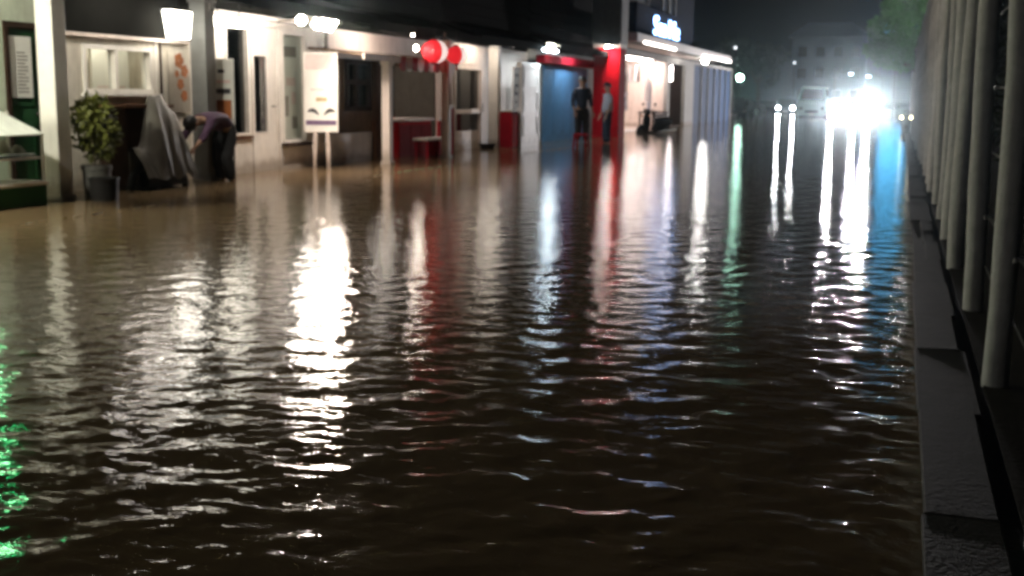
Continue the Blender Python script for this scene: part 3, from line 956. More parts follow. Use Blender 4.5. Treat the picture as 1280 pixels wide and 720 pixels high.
def eave_or_fill_lamp(label, x, y, z, em, L=1.0):  # unseen fill tubes added to light the walls, except above the folding leaf
    t = thing('eave_or_fill_lamp', label, 'lamp', (x, y, z), 0, 'tube lamps tucked under the eaves')
    MB().box(-0.04, 0.04, -L / 2, L / 2, -0.035, 0.015).build('diffuser', em, t)
    MB().box(-0.05, 0.05, -L / 2 - 0.02, L / 2 + 0.02, 0.017, 0.06).build('housing', GREYP, t)
g2 = thing('added_globe_lamp', 'added white globe lamp under the eave farther left along the green shop', 'lamp', (-8.75, -3.2, 2.36))  # unseen lamp added behind the camera to light the fence posts
MB().lathe([(0.1 * math.cos(a) + 0.001, 0.1 * math.sin(a)) for a in np.linspace(-PI / 2, PI / 2, 9)], n=14).build('globe', emat('added_white_globe', (1.0, 0.96, 0.90), 340.0), g2, True)
MB().tube([(0, 0, 0.1), (0, 0, 0.30)], 0.015, 6).build('stem', BLACKM, g2)
gl_ = thing('added_globe_lamp', 'added greenish white globe lamp under the eave left of the thick white post', 'lamp', (-8.85, 8.2, 2.36))  # unseen lamp added off to the left to brighten post and cart
MB().lathe([(0.1 * math.cos(a) + 0.001, 0.1 * math.sin(a)) for a in np.linspace(-PI / 2, PI / 2, 9)], n=14).build('globe', E_GLOBE_ADDED, gl_, True)
MB().tube([(0, 0, 0.1), (0, 0, 0.30)], 0.015, 6).build('stem', BLACKM, gl_)
eave_or_fill_lamp('added tube lamp under the eave above the lit two-pane window', -9.0, 12.5, 2.56, E_EAVEW_ADDED)
eave_or_fill_lamp('added tube lamp under the eave above the white narrow-glazed door', -8.85, 15.9, 2.50, E_EAVEW_ADDED, 1.2)
eave_or_fill_lamp('added tube lamp under the eave above the brown framed window', -9.0, 19.6, 2.45, E_EAVEW_ADDED)
eave_or_fill_lamp('added tube lamp under the eave above the pinkish door', -9.05, 25.6, 2.50, E_EAVE_ADDED, 1.3)
eave_or_fill_lamp('tube lamp under the eave above the bright folding leaf', -8.58, 28.9, 2.40, E_EAVEB, 1.0)
eave_or_fill_lamp('added tube lamp under the eave above the blue front', -8.74, 32.6, 2.56, E_EAVEB, 1.3)
pw = thing('pillar_lamp', 'small hooded lamp washing down the red pillar', 'lamp', (-8.62, 35.26, 2.82))
MB().lathe([(0.0, -0.053), (0.10, -0.053), (0.10, -0.065), (0.0, -0.065)], n=14).build('lens', E_WASH, pw)
MB().lathe([(0.13, -0.05), (0.13, 0.01), (0.04, 0.07)], n=14).build('hood', BLACKM, pw, True)
MB().tube([(0, 0, 0.06), (0, 0.28, 0.08)], 0.015, 6).build('arm', BLACKM, pw)
gb = thing('light_box', 'green lit sign box on the shop left of the frame', 'sign', (-8.55, 9.02, 2.35))
MB().bbox(-0.12, 0.12, -0.10, 0.10, -0.75, 0.75, 0.015).build('case', BLACKM, gb)
MB().box(-0.1, 0.1, -0.115, -0.101, -0.71, 0.71).build('face', E_GREEN, gb)
for zz in (-0.5, 0.5):
    MB().tube([(-1.06, 0, zz), (-0.12, 0, zz)], 0.025, 8).build('bracket', BLACKM, gb)

# ------------------------------------------------------------------ notices, posters and signs
def sheet(name, label, x, y0, y1, z0, z1, marks, m=PAPER, border=None):
    t = thing(name, label, 'poster', (x, (y0 + y1) / 2, (z0 + z1) / 2))
    hw, hh = (y1 - y0) / 2, (z1 - z0) / 2
    MB().box(-0.006, 0.006, -hw, hw, -hh, hh).build('sheet', m, t)
    if border:
        frame_mb(-hw - 0.02, hw + 0.02, -hh - 0.02, hh + 0.02, 0.03, -0.005, 0.016).build('frame', border, t)
    for (a, c, p, q, mm) in marks:
        MB().box(0.0065, 0.009, -hw + a * 2 * hw, -hw + c * 2 * hw, -hh + p * 2 * hh, -hh + q * 2 * hh).build('print', mm, t)
    return t
LINES = lambda z0, z1, n, mm, a=0.12, c=0.88: [(a, c - (0.12 if i % 3 == 2 else 0), z0 + (z1 - z0) * i / n, z0 + (z1 - z0) * (i + 0.45) / n, mm) for i in range(n)]
sheet('notice', 'long white paper notice taped on the dark green door', WX - 0.012, 10.9, 11.24, 1.14, 1.83, LINES(0.08, 0.78, 12, PRINTG, 0.28, 0.8))
sheet('wall_poster', 'cream wall sheet with orange-brown flower shapes under the hanging lamp', WX + 0.032, 13.85, 14.36, 0.95, 1.80,
      [], CREAM)
fp = [o for o in COL.objects if o.name.startswith('wall_poster')][0]
for (cy_, cz, r_) in ((0.0, 0.28, 0.11), (0.12, 0.14, 0.09), (0.02, -0.04, 0.08), (0.10, -0.20, 0.08), (-0.06, 0.10, 0.05)):
    b = MB()
    for k in range(5):
        t0 = 2 * PI * k / 5 + cz * 9
        b.lathe([(r_ * 0.5, 0.0), (r_ * 0.42, 0.004)], (0.0065, cy_ + r_ * 0.55 * math.cos(t0), cz + r_ * 0.55 * math.sin(t0)), 8, axis='x')
    b.build('flower', PRINTO, fp)
sheet('window_poster', 'tall pale poster of faint grey figures in the white shop window', WX - 0.075, 17.06, 17.76, 0.48, 2.16,
      [(0.2, 0.8, 0.80, 0.90, PRINTG), (0.15, 0.4, 0.22, 0.42, PRINTG), (0.55, 0.8, 0.10, 0.22, PRINTG), (0.3, 0.75, 0.52, 0.60, PRINTPK), (0.55, 0.75, 0.34, 0.46, PRINTPK)])
sheet('window_picture', 'pale picture hanging in the left pane of the lit window', -10.25, 12.42, 13.06, 1.15, 1.86,
      [(0.2, 0.7, 0.35, 0.85, mat('tan_print', (0.45, 0.36, 0.2), 0.7)), (0.1, 0.3, 0.1, 0.35, PRINTG)], CREAM)
sheet('window_picture', 'white sheet hanging in the right pane of the lit window', -10.25, 13.12, 13.90, 1.15, 1.86, LINES(0.1, 0.25, 2, PRINTPK), PAPER)
sheet('wall_notice', 'white notice with dark writing above the red cabinet', -8.86, 26.75, 27.22, 0.95, 1.90,
      [(0.2, 0.8, 0.78, 0.86, PRINTG), (0.25, 0.75, 0.52, 0.60, PRINTD), (0.2, 0.75, 0.32, 0.40, PRINTD), (0.2, 0.35, 0.32, 0.55, PRINTD), (0.2, 0.7, 0.12, 0.18, PRINTG)], PAPER, PINKW)
nb = [o for o in COL.objects if o.name.startswith('wall_notice')][0]
MB().tube([(-0.01, 0, -0.53), (-0.12, 0, -0.53)], 0.012, 6).build('bracket', CHROME, nb)

def face_cam(x, y):
    return math.atan2(-y, -x)
st = thing('notice_stand', 'white notice stand with orange picture behind the bending person', 'sign', (-9.22, 14.62, 0), face_cam(-9.22, 14.62))
MB().bbox(-0.015, 0.015, -0.175, 0.175, 0.62, 1.70, 0.006).build('board', PAPER, st)
MB().box(0.0155, 0.019, -0.13, 0.13, 0.76, 1.12).build('orange_picture', PRINTO, st)
MB().box(0.0155, 0.019, -0.12, 0.12, 1.21, 1.28).build('print', PRINTD, st)
MB().box(0.0155, 0.019, -0.05, 0.04, 1.50, 1.55).build('print', PRINTD, st)
MB().box(0.0155, 0.0185, -0.13, 0.12, 1.36, 1.40).build('print', PRINTPK, st)
for s in (-1, 1):
    MB().box(-0.012, 0.012, s * 0.15 - 0.012, s * 0.15 + 0.012, -0.3, 0.62).build('leg', CHROME, st)

bn = thing('banner_board', 'tall pinkish white printed board standing on two pale legs below the floodlight', 'sign', (-9.18, 17.55, 0), face_cam(-9.18, 17.55))
MB().bbox(-0.02, 0.02, -0.275, 0.275, 0.60, 1.90, 0.008).build('board', PAPER, bn)
frame_mb(-0.28, 0.28, 0.595, 1.905, 0.022, -0.024, 0.026).build('frame', WHITE, bn)
MB().box(0.0205, 0.024, -0.25, 0.25, 1.62, 1.87).build('print', PRINTPK, bn)
MB().box(0.0205, 0.024, -0.17, 0.15, 1.28, 1.31).build('print', PRINTPK, bn)
MB().box(0.0205, 0.024, -0.08, 0.10, 1.10, 1.17).build('print', mat('tan_print', (0.45, 0.36, 0.2)), bn)
for (cy_, s) in ((-0.13, 1), (0.14, -1)):
    b = MB()
    pts = [(0.022, cy_ + s * (-0.09 + 0.18 * u), 0.93 + 0.05 * math.sin(PI * u) - 0.05 * u) for u in np.linspace(0, 1, 7)]
    b.tube(pts, [0.008, 0.022, 0.03, 0.034, 0.03, 0.02, 0.008], 6)
    b.v = [(min(v[0], 0.026), v[1], v[2]) for v in b.v]
    b.build('curl_print', PRINTD, bn)
MB().box(0.0205, 0.024, -0.25, 0.25, 0.715, 0.79).build('purple_stripe', PRINTP, bn)
for s in (-1, 1):
    lg = MB()
    lg.tube([(0, s * 0.10, 0.60), (0, s * 0.11, 0.32), (0.02, s * 0.115, -0.02)], [0.035, 0.042, 0.028], 8)
    lg.tube([(0.0, s * 0.115, -0.03), (0.07, s * 0.13, -0.02), (0.15, s * 0.145, -0.03)], [0.03, 0.035, 0.02], 8)
    lg.build('leg', PINKW, bn, True)

# ------------------------------------------------------------------ small things before the shops
dc = thing('display_case', 'glass topped food display cart at the left edge before the green door', 'cart', (-8.95, 9.98, 0))
MB().bbox(-0.24, 0.24, -0.55, 0.34, -0.05, 0.22, 0.012).build('base', DGREEN, dc)
MB().bbox(-0.26, 0.26, -0.57, 0.36, 0.222, 0.26, 0.01).build('counter_top', WHITE, dc)
for (px, py) in ((-0.22, -0.52), (0.22, -0.52), (-0.22, 0.32), (0.22, 0.32)):
    top = 1.0 if px < 0 else 0.76
    MB().box(px - 0.012, px + 0.012, py - 0.012, py + 0.012, 0.26, top).build('corner_bar', WHITE, dc)
MB().box(-0.235, 0.235, -0.54, 0.34, 0.50, 0.52).build('shelf', WHITE, dc)
MB().box(0.226, 0.23, -0.50, 0.30, 0.27, 0.75).build('front_glass', GLASS, dc)
MB().add([(-0.235, -0.54, 1.0), (-0.235, 0.22, 1.0), (0.24, 0.34, 0.75), (0.24, -0.54, 0.75), (-0.235, -0.54, 1.012), (-0.235, 0.22, 1.012), (0.24, 0.34, 0.762), (0.24, -0.54, 0.762)],
         [(0, 1, 2, 3), (4, 7, 6, 5), (0, 4, 5, 1), (1, 5, 6, 2), (2, 6, 7, 3), (3, 7, 4, 0)]).build('sloping_top', mat('pale_laminate', (0.7, 0.72, 0.66), 0.3, dirt=0.3), dc)
for (px, py) in ((-0.2, -0.48), (0.2, -0.48), (-0.2, 0.28), (0.2, 0.28)):
    MB().box(px - 0.02, px + 0.02, py - 0.02, py + 0.02, -0.32, -0.05).build('leg', BLACKM, dc)
for i, (yy, hh) in enumerate(((-0.3, 0.14), (-0.02, 0.18), (0.2, 0.12))):
    tr = thing('food_tray', ['pale heaped tray farthest left inside the display cart', 'taller pale heaped tray in the middle of the display cart', 'low pale tray at the right end inside the display cart'][i], 'tray', (-8.95, 9.98 + yy, 0.52))
    MB().bbox(-0.15, 0.15, -0.1, 0.1, 0.001, 0.04, 0.01).build('dish', CHROME, tr)
    MB().lathe([(0.09, 0.041), (0.08, hh * 0.5), (0.03, hh)], n=10).build('food', CREAM, tr, True)

bk = thing('bucket', 'black plastic bucket standing in the water below the potted bush', 'bucket', (-8.5, 11.0, 0))
MB().lathe([(0.13, -0.28), (0.165, 0.235), (0.175, 0.24), (0.175, 0.26), (0.155, 0.26), (0.15, 0.20), (0.0, 0.20)], n=20).build('body', BLACKP, bk, True)
MB().tube([(0, 0.17 * math.cos(t), 0.245 - 0.10 * math.sin(t) + 0.01) for t in np.linspace(0, PI, 9)], 0.006, 6).build('handle', CHROME, bk)

def leaf_mesh(name, m, blobs, n, size, parent, aspect=0.5):
    """many single leaves spread through the crown's volume"""
    vs, fs = [], []
    w = np.array([b[1][0] * b[1][1] * b[1][2] for b in blobs]) ** 0.7
    w = w / w.sum()
    pick = rng.choice(len(blobs), n, p=w)
    for i in range(n):
        c, r = blobs[pick[i]]
        u = rng.normal(0, 1, 3)
        u /= np.linalg.norm(u)
        rad = rng.uniform(0.35, 1.0) ** 0.5
        p = np.array(c) + np.array(r) * u * rad
        d = u * 0.6 + rng.normal(0, 0.7, 3) + np.array([0, 0, -0.2])
        d /= np.linalg.norm(d)
        s = np.cross(d, rng.normal(0, 1, 3))
        s /= np.linalg.norm(s)
        up = np.cross(s, d)
        L = size * rng.uniform(0.6, 1.3)
        W = L * aspect * 0.5
        b0 = len(vs)
        vs += [tuple(p), tuple(p + d * L * 0.5 + s * W + up * W * 0.3), tuple(p + d * L - up * L * 0.1), tuple(p + d * L * 0.5 - s * W + up * W * 0.3)]
        fs += [(b0, b0 + 1, b0 + 2), (b0, b0 + 2, b0 + 3)]
    me = bpy.data.meshes.new(name)
    me.from_pydata(vs, [], fs)
    me.materials.append(m)
    return link(name, me, parent)

pp = thing('potted_bush', 'leafy yellow-green bush in a grey pot beside the thick white post', 'plant', (-8.98, 11.5, 0))
MB().lathe([(0.13, -0.28), (0.16, 0.30), (0.175, 0.31), (0.175, 0.36), (0.15, 0.36), (0.14, 0.31), (0.0, 0.31)], n=18).build('pot', POTM, pp, True)
for k in range(5):
    a = 2 * PI * k / 5
    MB().tube([(0.03 * math.cos(a), 0.03 * math.sin(a), 0.30), (0.09 * math.cos(a), 0.09 * math.sin(a), 0.6), (0.15 * math.cos(a), 0.16 * math.sin(a), 0.95)], [0.012, 0.009, 0.004], 5).build('stem', BARK, pp)
leaf_mesh('foliage', LEAF, [((0, 0.02, 0.78), (0.24, 0.26, 0.34)), ((0.02, -0.13, 0.9), (0.18, 0.16, 0.2)), ((0.0, 0.14, 0.72), (0.18, 0.16, 0.24)), ((0, 0, 1.02), (0.16, 0.16, 0.16))], 900, 0.105, pp)

# covered motorbike: draped sheet over a bike shape
cv = thing('covered_motorbike', 'motorbike under a grey tarpaulin in front of the bending person', 'motorbike', (-9.12, 12.90, 0), 0)
nu, nv = 34, 26
vs, fs = [], []
for i in range(nu):
    u = i / (nu - 1)
    yy = -0.55 + 1.08 * u
    ss = lambda a, b, v: (lambda q: q * q * (3 - 2 * q))(min(1.0, max(0.0, (v - a) / (b - a))))
    ridge = 0.52 + 0.66 * ss(0.14, 0.42, u) - 0.20 * ss(0.58, 0.82, u) - 0.34 * ss(0.82, 1.0, u)
    for j in range(nv):
        v = j / (nv - 1) * 2 - 1
        fold = 0.028 * math.sin(u * 31 + 2.2 * v) * abs(v) + 0.018 * math.sin(u * 57 + 4)
        xx = v * (0.09 + 0.15 * abs(v) ** 0.6 + 0.05 * math.exp(-((u - 0.28) / 0.12) ** 2)) + math.copysign(fold, v) * abs(v)
        hem = 0.14 + 0.03 * math.sin(u * 19)
        zz = hem + (ridge - hem) * (1 - abs(v) ** 2.3) + 0.012 * math.sin(u * 23 + v * 9)
        vs.append((xx, yy, zz))
for i in range(nu - 1):
    for j in range(nv - 1):
        fs.append((i * nv + j, i * nv + j + 1, (i + 1) * nv + j + 1, (i + 1) * nv + j))
MB().add(vs, fs).build('tarpaulin', TARP, cv, True)
for yy in (-0.36, 0.36):
    w_ = MB()
    tor = []
    for k in range(20):
        t0 = 2 * PI * k / 20
        for j in range(8):
            t1 = 2 * PI * j / 8
            rr = 0.24 + 0.045 * math.cos(t1)
            tor.append((0.045 * math.sin(t1), yy + rr * math.cos(t0), 0.0 + rr * math.sin(t0)))
    w_.add(tor, [(k * 8 + j, k * 8 + (j + 1) % 8, ((k + 1) % 20) * 8 + (j + 1) % 8, ((k + 1) % 20) * 8 + j) for k in range(20) for j in range(8)])
    w_.build('wheel', RUBBER, cv, True)
MB().box(-0.12, 0.12, -0.35, 0.45, 0.02, 0.3).build('engine_block', BLACKM, cv)

bs2 = thing('basin', 'small dark plastic basin at the foot of the pinkish door', 'basin', (-9.35, 26.3, 0))
MB().lathe([(0.13, -0.05), (0.2, 0.09), (0.215, 0.10), (0.19, 0.10), (0.17, 0.03), (0.0, 0.02)], n=16).build('bowl', BLACKP, bs2, True)
MB().lathe([(0.12, -0.3), (0.12, -0.05)], n=12).build('foot', BLACKP, bs2, True)
so = thing('stool', 'small dark red plastic stool in front of the dark-clothed person', 'stool', (-7.35, 27.5, 0))
MB().bbox(-0.17, 0.17, -0.17, 0.17, 0.30, 0.35, 0.015).build('seat', DRED, so)
for sx in (-1, 1):
    for sy in (-1, 1):
        MB().tube([(sx * 0.13, sy * 0.13, 0.30), (sx * 0.19, sy * 0.19, -0.3)], 0.025, 6).build('leg', DRED, so)

# ------------------------------------------------------------------ scooters
def scooter(label, loc, rz, m, lamp=None, lamp_r=0.07, indicators=None, group=None):
    """scooter built facing +x, base at the ground under the water"""
    t = thing('scooter', label, 'scooter', loc, rz, group)
    for xx in (-0.58, 0.62):
        w = link('wheel', None, t) if False else None
        tor = []
        for k in range(20):
            t0 = 2 * PI * k / 20
            for j in range(8):
                t1 = 2 * PI * j / 8
                rr = 0.215 + 0.05 * math.cos(t1)
                tor.append((xx + rr * math.cos(t0), 0.05 * math.sin(t1), 0.265 + rr * math.sin(t0)))
        ty = MB().add(tor, [(k * 8 + j, k * 8 + (j + 1) % 8, ((k + 1) % 20) * 8 + (j + 1) % 8, ((k + 1) % 20) * 8 + j) for k in range(20) for j in range(8)]).build('wheel', RUBBER, t, True)
        MB().lathe([(0.05, -0.04), (0.165, -0.02), (0.165, 0.02), (0.05, 0.04)], (xx, 0, 0.265), 14, axis='y').build('rim', CHROME, ty)
    def ring(x, w, z0, z1):
        return [(x, w * math.cos(a), (z0 + z1) / 2 + (z1 - z0) / 2 * math.sin(a)) for a in np.linspace(0, 2 * PI, 12, endpoint=False)]
    MB().loft([ring(-0.95, 0.05, 0.62, 0.74), ring(-0.75, 0.14, 0.45, 0.76), ring(-0.4, 0.17, 0.32, 0.74), ring(-0.1, 0.16, 0.28, 0.66), ring(0.02, 0.12, 0.28, 0.5)]).build('body', m, t, True)
    MB().loft([ring(-0.72, 0.11, 0.74, 0.84), ring(-0.4, 0.15, 0.72, 0.83), ring(-0.08, 0.13, 0.66, 0.78), ring(0.0, 0.06, 0.66, 0.72)]).build('seat', BLACKP, t, True)
    MB().bbox(-0.05, 0.36, -0.15, 0.15, 0.26, 0.34, 0.02).build('footboard', BLACKP, t)
    sh = MB()
    sh.loft([[(0.33 + 0.0 * z + 0.14 * (1.0 - z) - dx, s * w_, z) for (s, w_, dx) in ((1, w0, 0.0), (0.5, w0, -0.05), (0, w0, -0.07), (-0.5, w0, -0.05), (-1, w0, 0.0), (-1, w0 * 0.9, 0.03), (0, w0, 0.0), (1, w0 * 0.9, 0.03))] for z, w0 in ((0.28, 0.15), (0.5, 0.19), (0.75, 0.2), (0.93, 0.14), (1.0, 0.12))])
    sh.build('front_shield', m, t, True)
    MB().tube([(0.62, 0, 0.27), (0.5, 0, 0.62), (0.36, 0, 1.04)], 0.03, 8).build('fork', BLACKM, t)
    MB().loft([ring(0.40, 0.03, 0.52, 0.55), ring(0.6, 0.075, 0.50, 0.58), ring(0.82, 0.05, 0.42, 0.47)]).build('mudguard', m, t, True)
    hb = MB().tube([(0.2, -0.35, 1.02), (0.31, -0.16, 1.06), (0.34, 0, 1.06), (0.31, 0.16, 1.06), (0.2, 0.35, 1.02)], 0.018, 8).build('handlebar', BLACKM, t)
    MB().loft([[(x, w * math.cos(a), 1.03 + h * math.sin(a)) for a in np.linspace(0, 2 * PI, 12, endpoint=False)] for x, w, h in ((0.26, 0.06, 0.05), (0.36, 0.13, 0.09), (0.45, 0.10, 0.075))]).build('head_fairing', m, t, True)
    for s in (-1, 1):
        mi = MB().tube([(0.28, s * 0.2, 1.06), (0.26, s * 0.29, 1.24)], 0.007, 6).build('mirror_stem', BLACKM, t)
        MB().lathe([(0.0, -0.012), (0.055, -0.008), (0.055, 0.008), (0.0, 0.012)], (0.26, s * 0.30, 1.27), 12, axis='x').build('mirror', BLACKP, mi)
    hl = MB().lathe([(lamp_r, 0.0), (lamp_r * 0.75, 0.008), (0.001, 0.012)], (0.467, 0, 1.03), 14, axis='x').build('headlight', lamp or CHROME, t, True)
    MB().lathe([(lamp_r * 1.15, -0.06), (lamp_r * 1.15, -0.001)], (0.467, 0, 1.03), 14, axis='x').build('bezel', BLACKP, hl)
    MB().tube([(0.467 + 0.006, (lamp_r * 1.1) * math.cos(a), 1.03 + (lamp_r * 1.1) * math.sin(a)) for a in np.linspace(0, 2 * PI, 15)], lamp_r * 0.1, 5).build('rim', BLACKP, hl)
    for s in (-1, 1):
        MB().lathe([(0.045, -0.02), (0.045, 0.0), (0.02, 0.012)], (0.44, s * 0.17, 0.86), 10, axis='x').build('indicator', indicators or PRINTO, t, True)
    MB().tube([(-0.1, 0.16, 0.3), (-0.6, 0.18, 0.32), (-0.95, 0.19, 0.38)], [0.02, 0.05, 0.055], 8).build('exhaust', CHROME, t, True)
    return t
scooter('dark scooter parked before the bright far shop', (-8.4, 41.4, -0.26), R(238), BLACKP)
scooter('scooter with blinding white headlight nearest the fence in the distance', (-1.95, 72.5, -0.26), R(-88), BLACKP, E_HIGH, 0.085)
scooter('small scooter with two yellow lamps parked beside the fence', (0.17, 47.0, -0.26), R(-88), CARD, CHROME, 0.06, E_YEL)

# ------------------------------------------------------------------ cars
def car(label, loc, rz, m, L=4.2, W=1.74, Hh=1.5, van=False, lamp=None, cat='car', name='car'):
    """vehicle facing +x, base at tyre contact"""
    t = thing(name, label, cat, loc, rz)
    h = L / 2
    if van:
        prof = [(-h, 0.35), (-h, 1.0), (-h + 0.06, Hh * 0.62), (-h + 0.12, Hh - 0.1), (-h + 0.3, Hh), (h * 0.42, Hh), (h * 0.62, Hh - 0.12), (h * 0.86, Hh * 0.58), (h - 0.04, Hh * 0.50), (h, 0.75), (h, 0.35), (h - 0.1, 0.25), (-h + 0.1, 0.25)]
    else:
        prof = [(-h, 0.40), (-h + 0.03, 0.78), (-h + 0.22, 0.98), (-h * 0.62, Hh - 0.12), (-h * 0.40, Hh), (h * 0.12, Hh), (h * 0.22, Hh - 0.05), (h * 0.50, 0.99), (h * 0.86, 0.86), (h - 0.02, 0.72), (h, 0.42), (h - 0.12, 0.24), (-h + 0.12, 0.24)]
    belt = Hh * 0.60 if van else 0.92
    rings = []
    for s in (-1, -0.93, -0.8, 0.8, 0.93, 1):
        rg = []
        for (x, z) in prof:
            tumble = 0.0 if z < belt else 0.14 * (z - belt) / (Hh - belt)
            k = {1: 0.985, 0.93: 1.0, 0.8: 1.0}[abs(s)]
            sw = s * (W / 2) * (1 - tumble)
            rg.append((x * k, sw, 0.6 + (z - 0.6) * (0.97 if abs(s) == 1 else 1.0)))
        rings.append(rg)
    body = MB().loft(rings).build('body', m, t, True)
    # glass set on the body
    if van:
        wx0, wz0, wx1, wz1 = h * 0.855, Hh * 0.60, h * 0.655, Hh - 0.16
    else:
        wx0, wz0, wx1, wz1 = h * 0.475, 1.02, h * 0.25, Hh - 0.09
    g = 0.012
    yb, yt = W / 2 * 0.86, W / 2 * 0.72
    MB().add([(wx0 + g, -yb, wz0 + g), (wx0 + g, yb, wz0 + g), (wx1 + g, yt, wz1 + g), (wx1 + g, -yt, wz1 + g),
              (wx0 - g * 3, -yb, wz0 - g), (wx0 - g * 3, yb, wz0 - g), (wx1 - g * 3, yt, wz1 - g), (wx1 - g * 3, -yt, wz1 - g)],
             [(0, 1, 2, 3), (4, 7, 6, 5), (0, 4, 5, 1), (1, 5, 6, 2), (2, 6, 7, 3), (3, 7, 4, 0)]).build('windscreen', CARGL, t)
    for s in (-1, 1):
        for (a, c) in (((-h * 0.80, -h * 0.15), (-h * 0.08, h * 0.5)) if van else ((-h * 0.46, -h * 0.12), (-h * 0.06, h * 0.26))):
            z0, z1 = belt + 0.05, Hh - 0.16
            ya = s * W / 2 * (1 - 0.14 * (z0 - belt) / (Hh - belt)) + s * 0.006
            yb_ = s * W / 2 * (1 - 0.14 * (z1 - belt) / (Hh - belt)) + s * 0.006
            MB().add([(a, ya, z0), (c, ya, z0), (c - 0.06, yb_, z1), (a + 0.06, yb_, z1), (a, ya - s * 0.03, z0), (c, ya - s * 0.03, z0), (c - 0.06, yb_ - s * 0.03, z1), (a + 0.06, yb_ - s * 0.03, z1)],
                     [(0, 1, 2, 3), (4, 7, 6, 5), (0, 4, 5, 1), (1, 5, 6, 2), (2, 6, 7, 3), (3, 7, 4, 0)]).build('side_window', CARGL, t)
        for xx in (-h * 0.60, h * 0.62):
            ty = MB().lathe([(0.22, -0.1), (0.30, -0.1), (0.32, -0.07), (0.32, 0.07), (0.30, 0.1), (0.22, 0.1)], (xx, s * (W / 2 - 0.09), 0.32), 20, axis='y').build('wheel', RUBBER, t, True)
            MB().lathe([(0.05, -0.103), (0.21, -0.106), (0.21, 0.106), (0.05, 0.103)], (xx, s * (W / 2 - 0.09), 0.32), 14, axis='y').build('rim', CHROME, ty)
        zl = 0.80 if van else 0.68
        hl = MB().lathe([(0.092, 0.0), (0.07, 0.010), (0.001, 0.014)], (h + 0.012, s * (W / 2 - 0.22), zl), 16, axis='x').build('headlight', lamp or CHROME, t, True)
        MB().lathe([(0.11, -0.1), (0.11, -0.001)], (h + 0.012, s * (W / 2 - 0.22), zl), 16, axis='x').build('bezel', BLACKP, hl)
        mr = MB().bbox(h * 0.40, h * 0.46, s * (W / 2 + 0.02) - 0.07, s * (W / 2 + 0.02) + 0.09, belt + 0.08, belt + 0.22, 0.015).build('mirror', m, t)
    MB().bbox(h - 0.03, h + 0.02, -W * 0.24, W * 0.24, 0.50, 0.66, 0.01).build('grille', BLACKP, t)
    MB().bbox(h - 0.05, h + 0.05, -W / 2 * 0.95, W / 2 * 0.95, 0.28, 0.46, 0.02).build('bumper', m, t)
    MB().box(h + 0.051, h + 0.06, -0.22, 0.22, 0.33, 0.43).build('number_plate', PAPER, t)
    return t
car('white car with two glaring headlights left of the blinding scooter', (-3.45, 76.3, -0.16), R(-90), CARW, lamp=E_HEAD)
car('pale teal van without lights left of the white car', (-6.15, 89.0, -0.16), R(-90), CARG, L=4.6, W=1.95, Hh=2.35, van=True, cat='van', name='van')
car('distant car with two small white headlights left of the teal van', (-10.2, 112.0, -0.16), R(-88), CARD, lamp=E_HEADF)
car('white car parked side on behind the greenish globe lamp', (-14.4, 113.0, -0.16), R(8), CARW)
car('dark car parked beyond the shutters under the globe lamp', (-10.6, 78.0, -0.16), R(-80), CARD)

# ------------------------------------------------------------------ street lamps, billboard
def street_lamp(label, x, y, z, em, arm=0.0, globe=0.2, tilt=None):
    t = thing('street_lamp', label, 'lamp', (x, y, 0))
    MB().tube([(arm, 0, -0.3), (arm, 0, z - 0.25), (arm * 0.5, 0, z + 0.12), (0, 0, z + 0.15)] if arm else [(0, 0, -0.3), (0, 0, z - globe)], 0.05, 8).build('pole', BLACKM, t)
    if arm:
        MB().lathe([(0.05, 0.1), (0.22, 0.02), (0.22, -0.0), (0.18, -0.0)][::-1], (0, 0, z), 12).build('hood', BLACKM, t)
        MB().lathe([(0.0, -0.06), (0.12, -0.04), (0.16, -0.003)], (0, 0, z), 12).build('lens', em, t, True)
    else:
        MB().lathe([(globe * math.cos(a) + 0.001, globe * math.sin(a)) for a in np.linspace(-PI / 2, PI / 2, 9)], (0, 0, z), 14).build('globe', em, t, True)
    return t
street_lamp('greenish white globe lamp past the end of the shops', -11.1, 85.0, 2.75, E_LAMPG, 0, 0.22)
street_lamp('small dim lamp on pole above the far end of the canopy', -9.75, 72.0, 4.3, emat('dim_lamp', (0.9, 0.95, 1.0), 1.2), 0, 0.1)
street_lamp('hooded white street lamp above the glaring car, left of its twin', -3.95, 96.0, 3.3, E_LAMPW, -1.2)
street_lamp('hooded white street lamp above the blinding scooter, right of its twin', -2.6, 95.0, 3.12, E_LAMPW, 1.1)
street_lamp('slim pale light pole above the teal van', -9.6, 111.0, 4.6, emat('dim_lamp2', (0.8, 0.9, 1.0), 2.0), 0, 0.12)

bb = thing('unseen_billboard', 'blue lit billboard added behind the roadside tree', 'unseen_billboard', (-0.75, 110.0, 0))  # hidden source, added to give the blue streak on the water
MB().bbox(-1.2, 1.2, 0.0, 0.3, 4.4, 8.4, 0.03).build('case', BLACKM, bb)
MB().box(-1.1, 1.1, -0.014, -0.002, 4.5, 8.3).build('face', E_BLUE, bb)
MB().tube([(0, 0.15, -0.3), (0, 0.15, 4.4)], 0.14, 10).build('pole', BLACKM, bb)
street_lamp('added tall globe lamp behind the fence near the roadside tree', 0.75, 46.0, 5.5, emat('added_fence_lamp', (1.0, 0.97, 0.9), 330.0), 0, 0.15)  # unseen lamp added to light the tree and the far fence

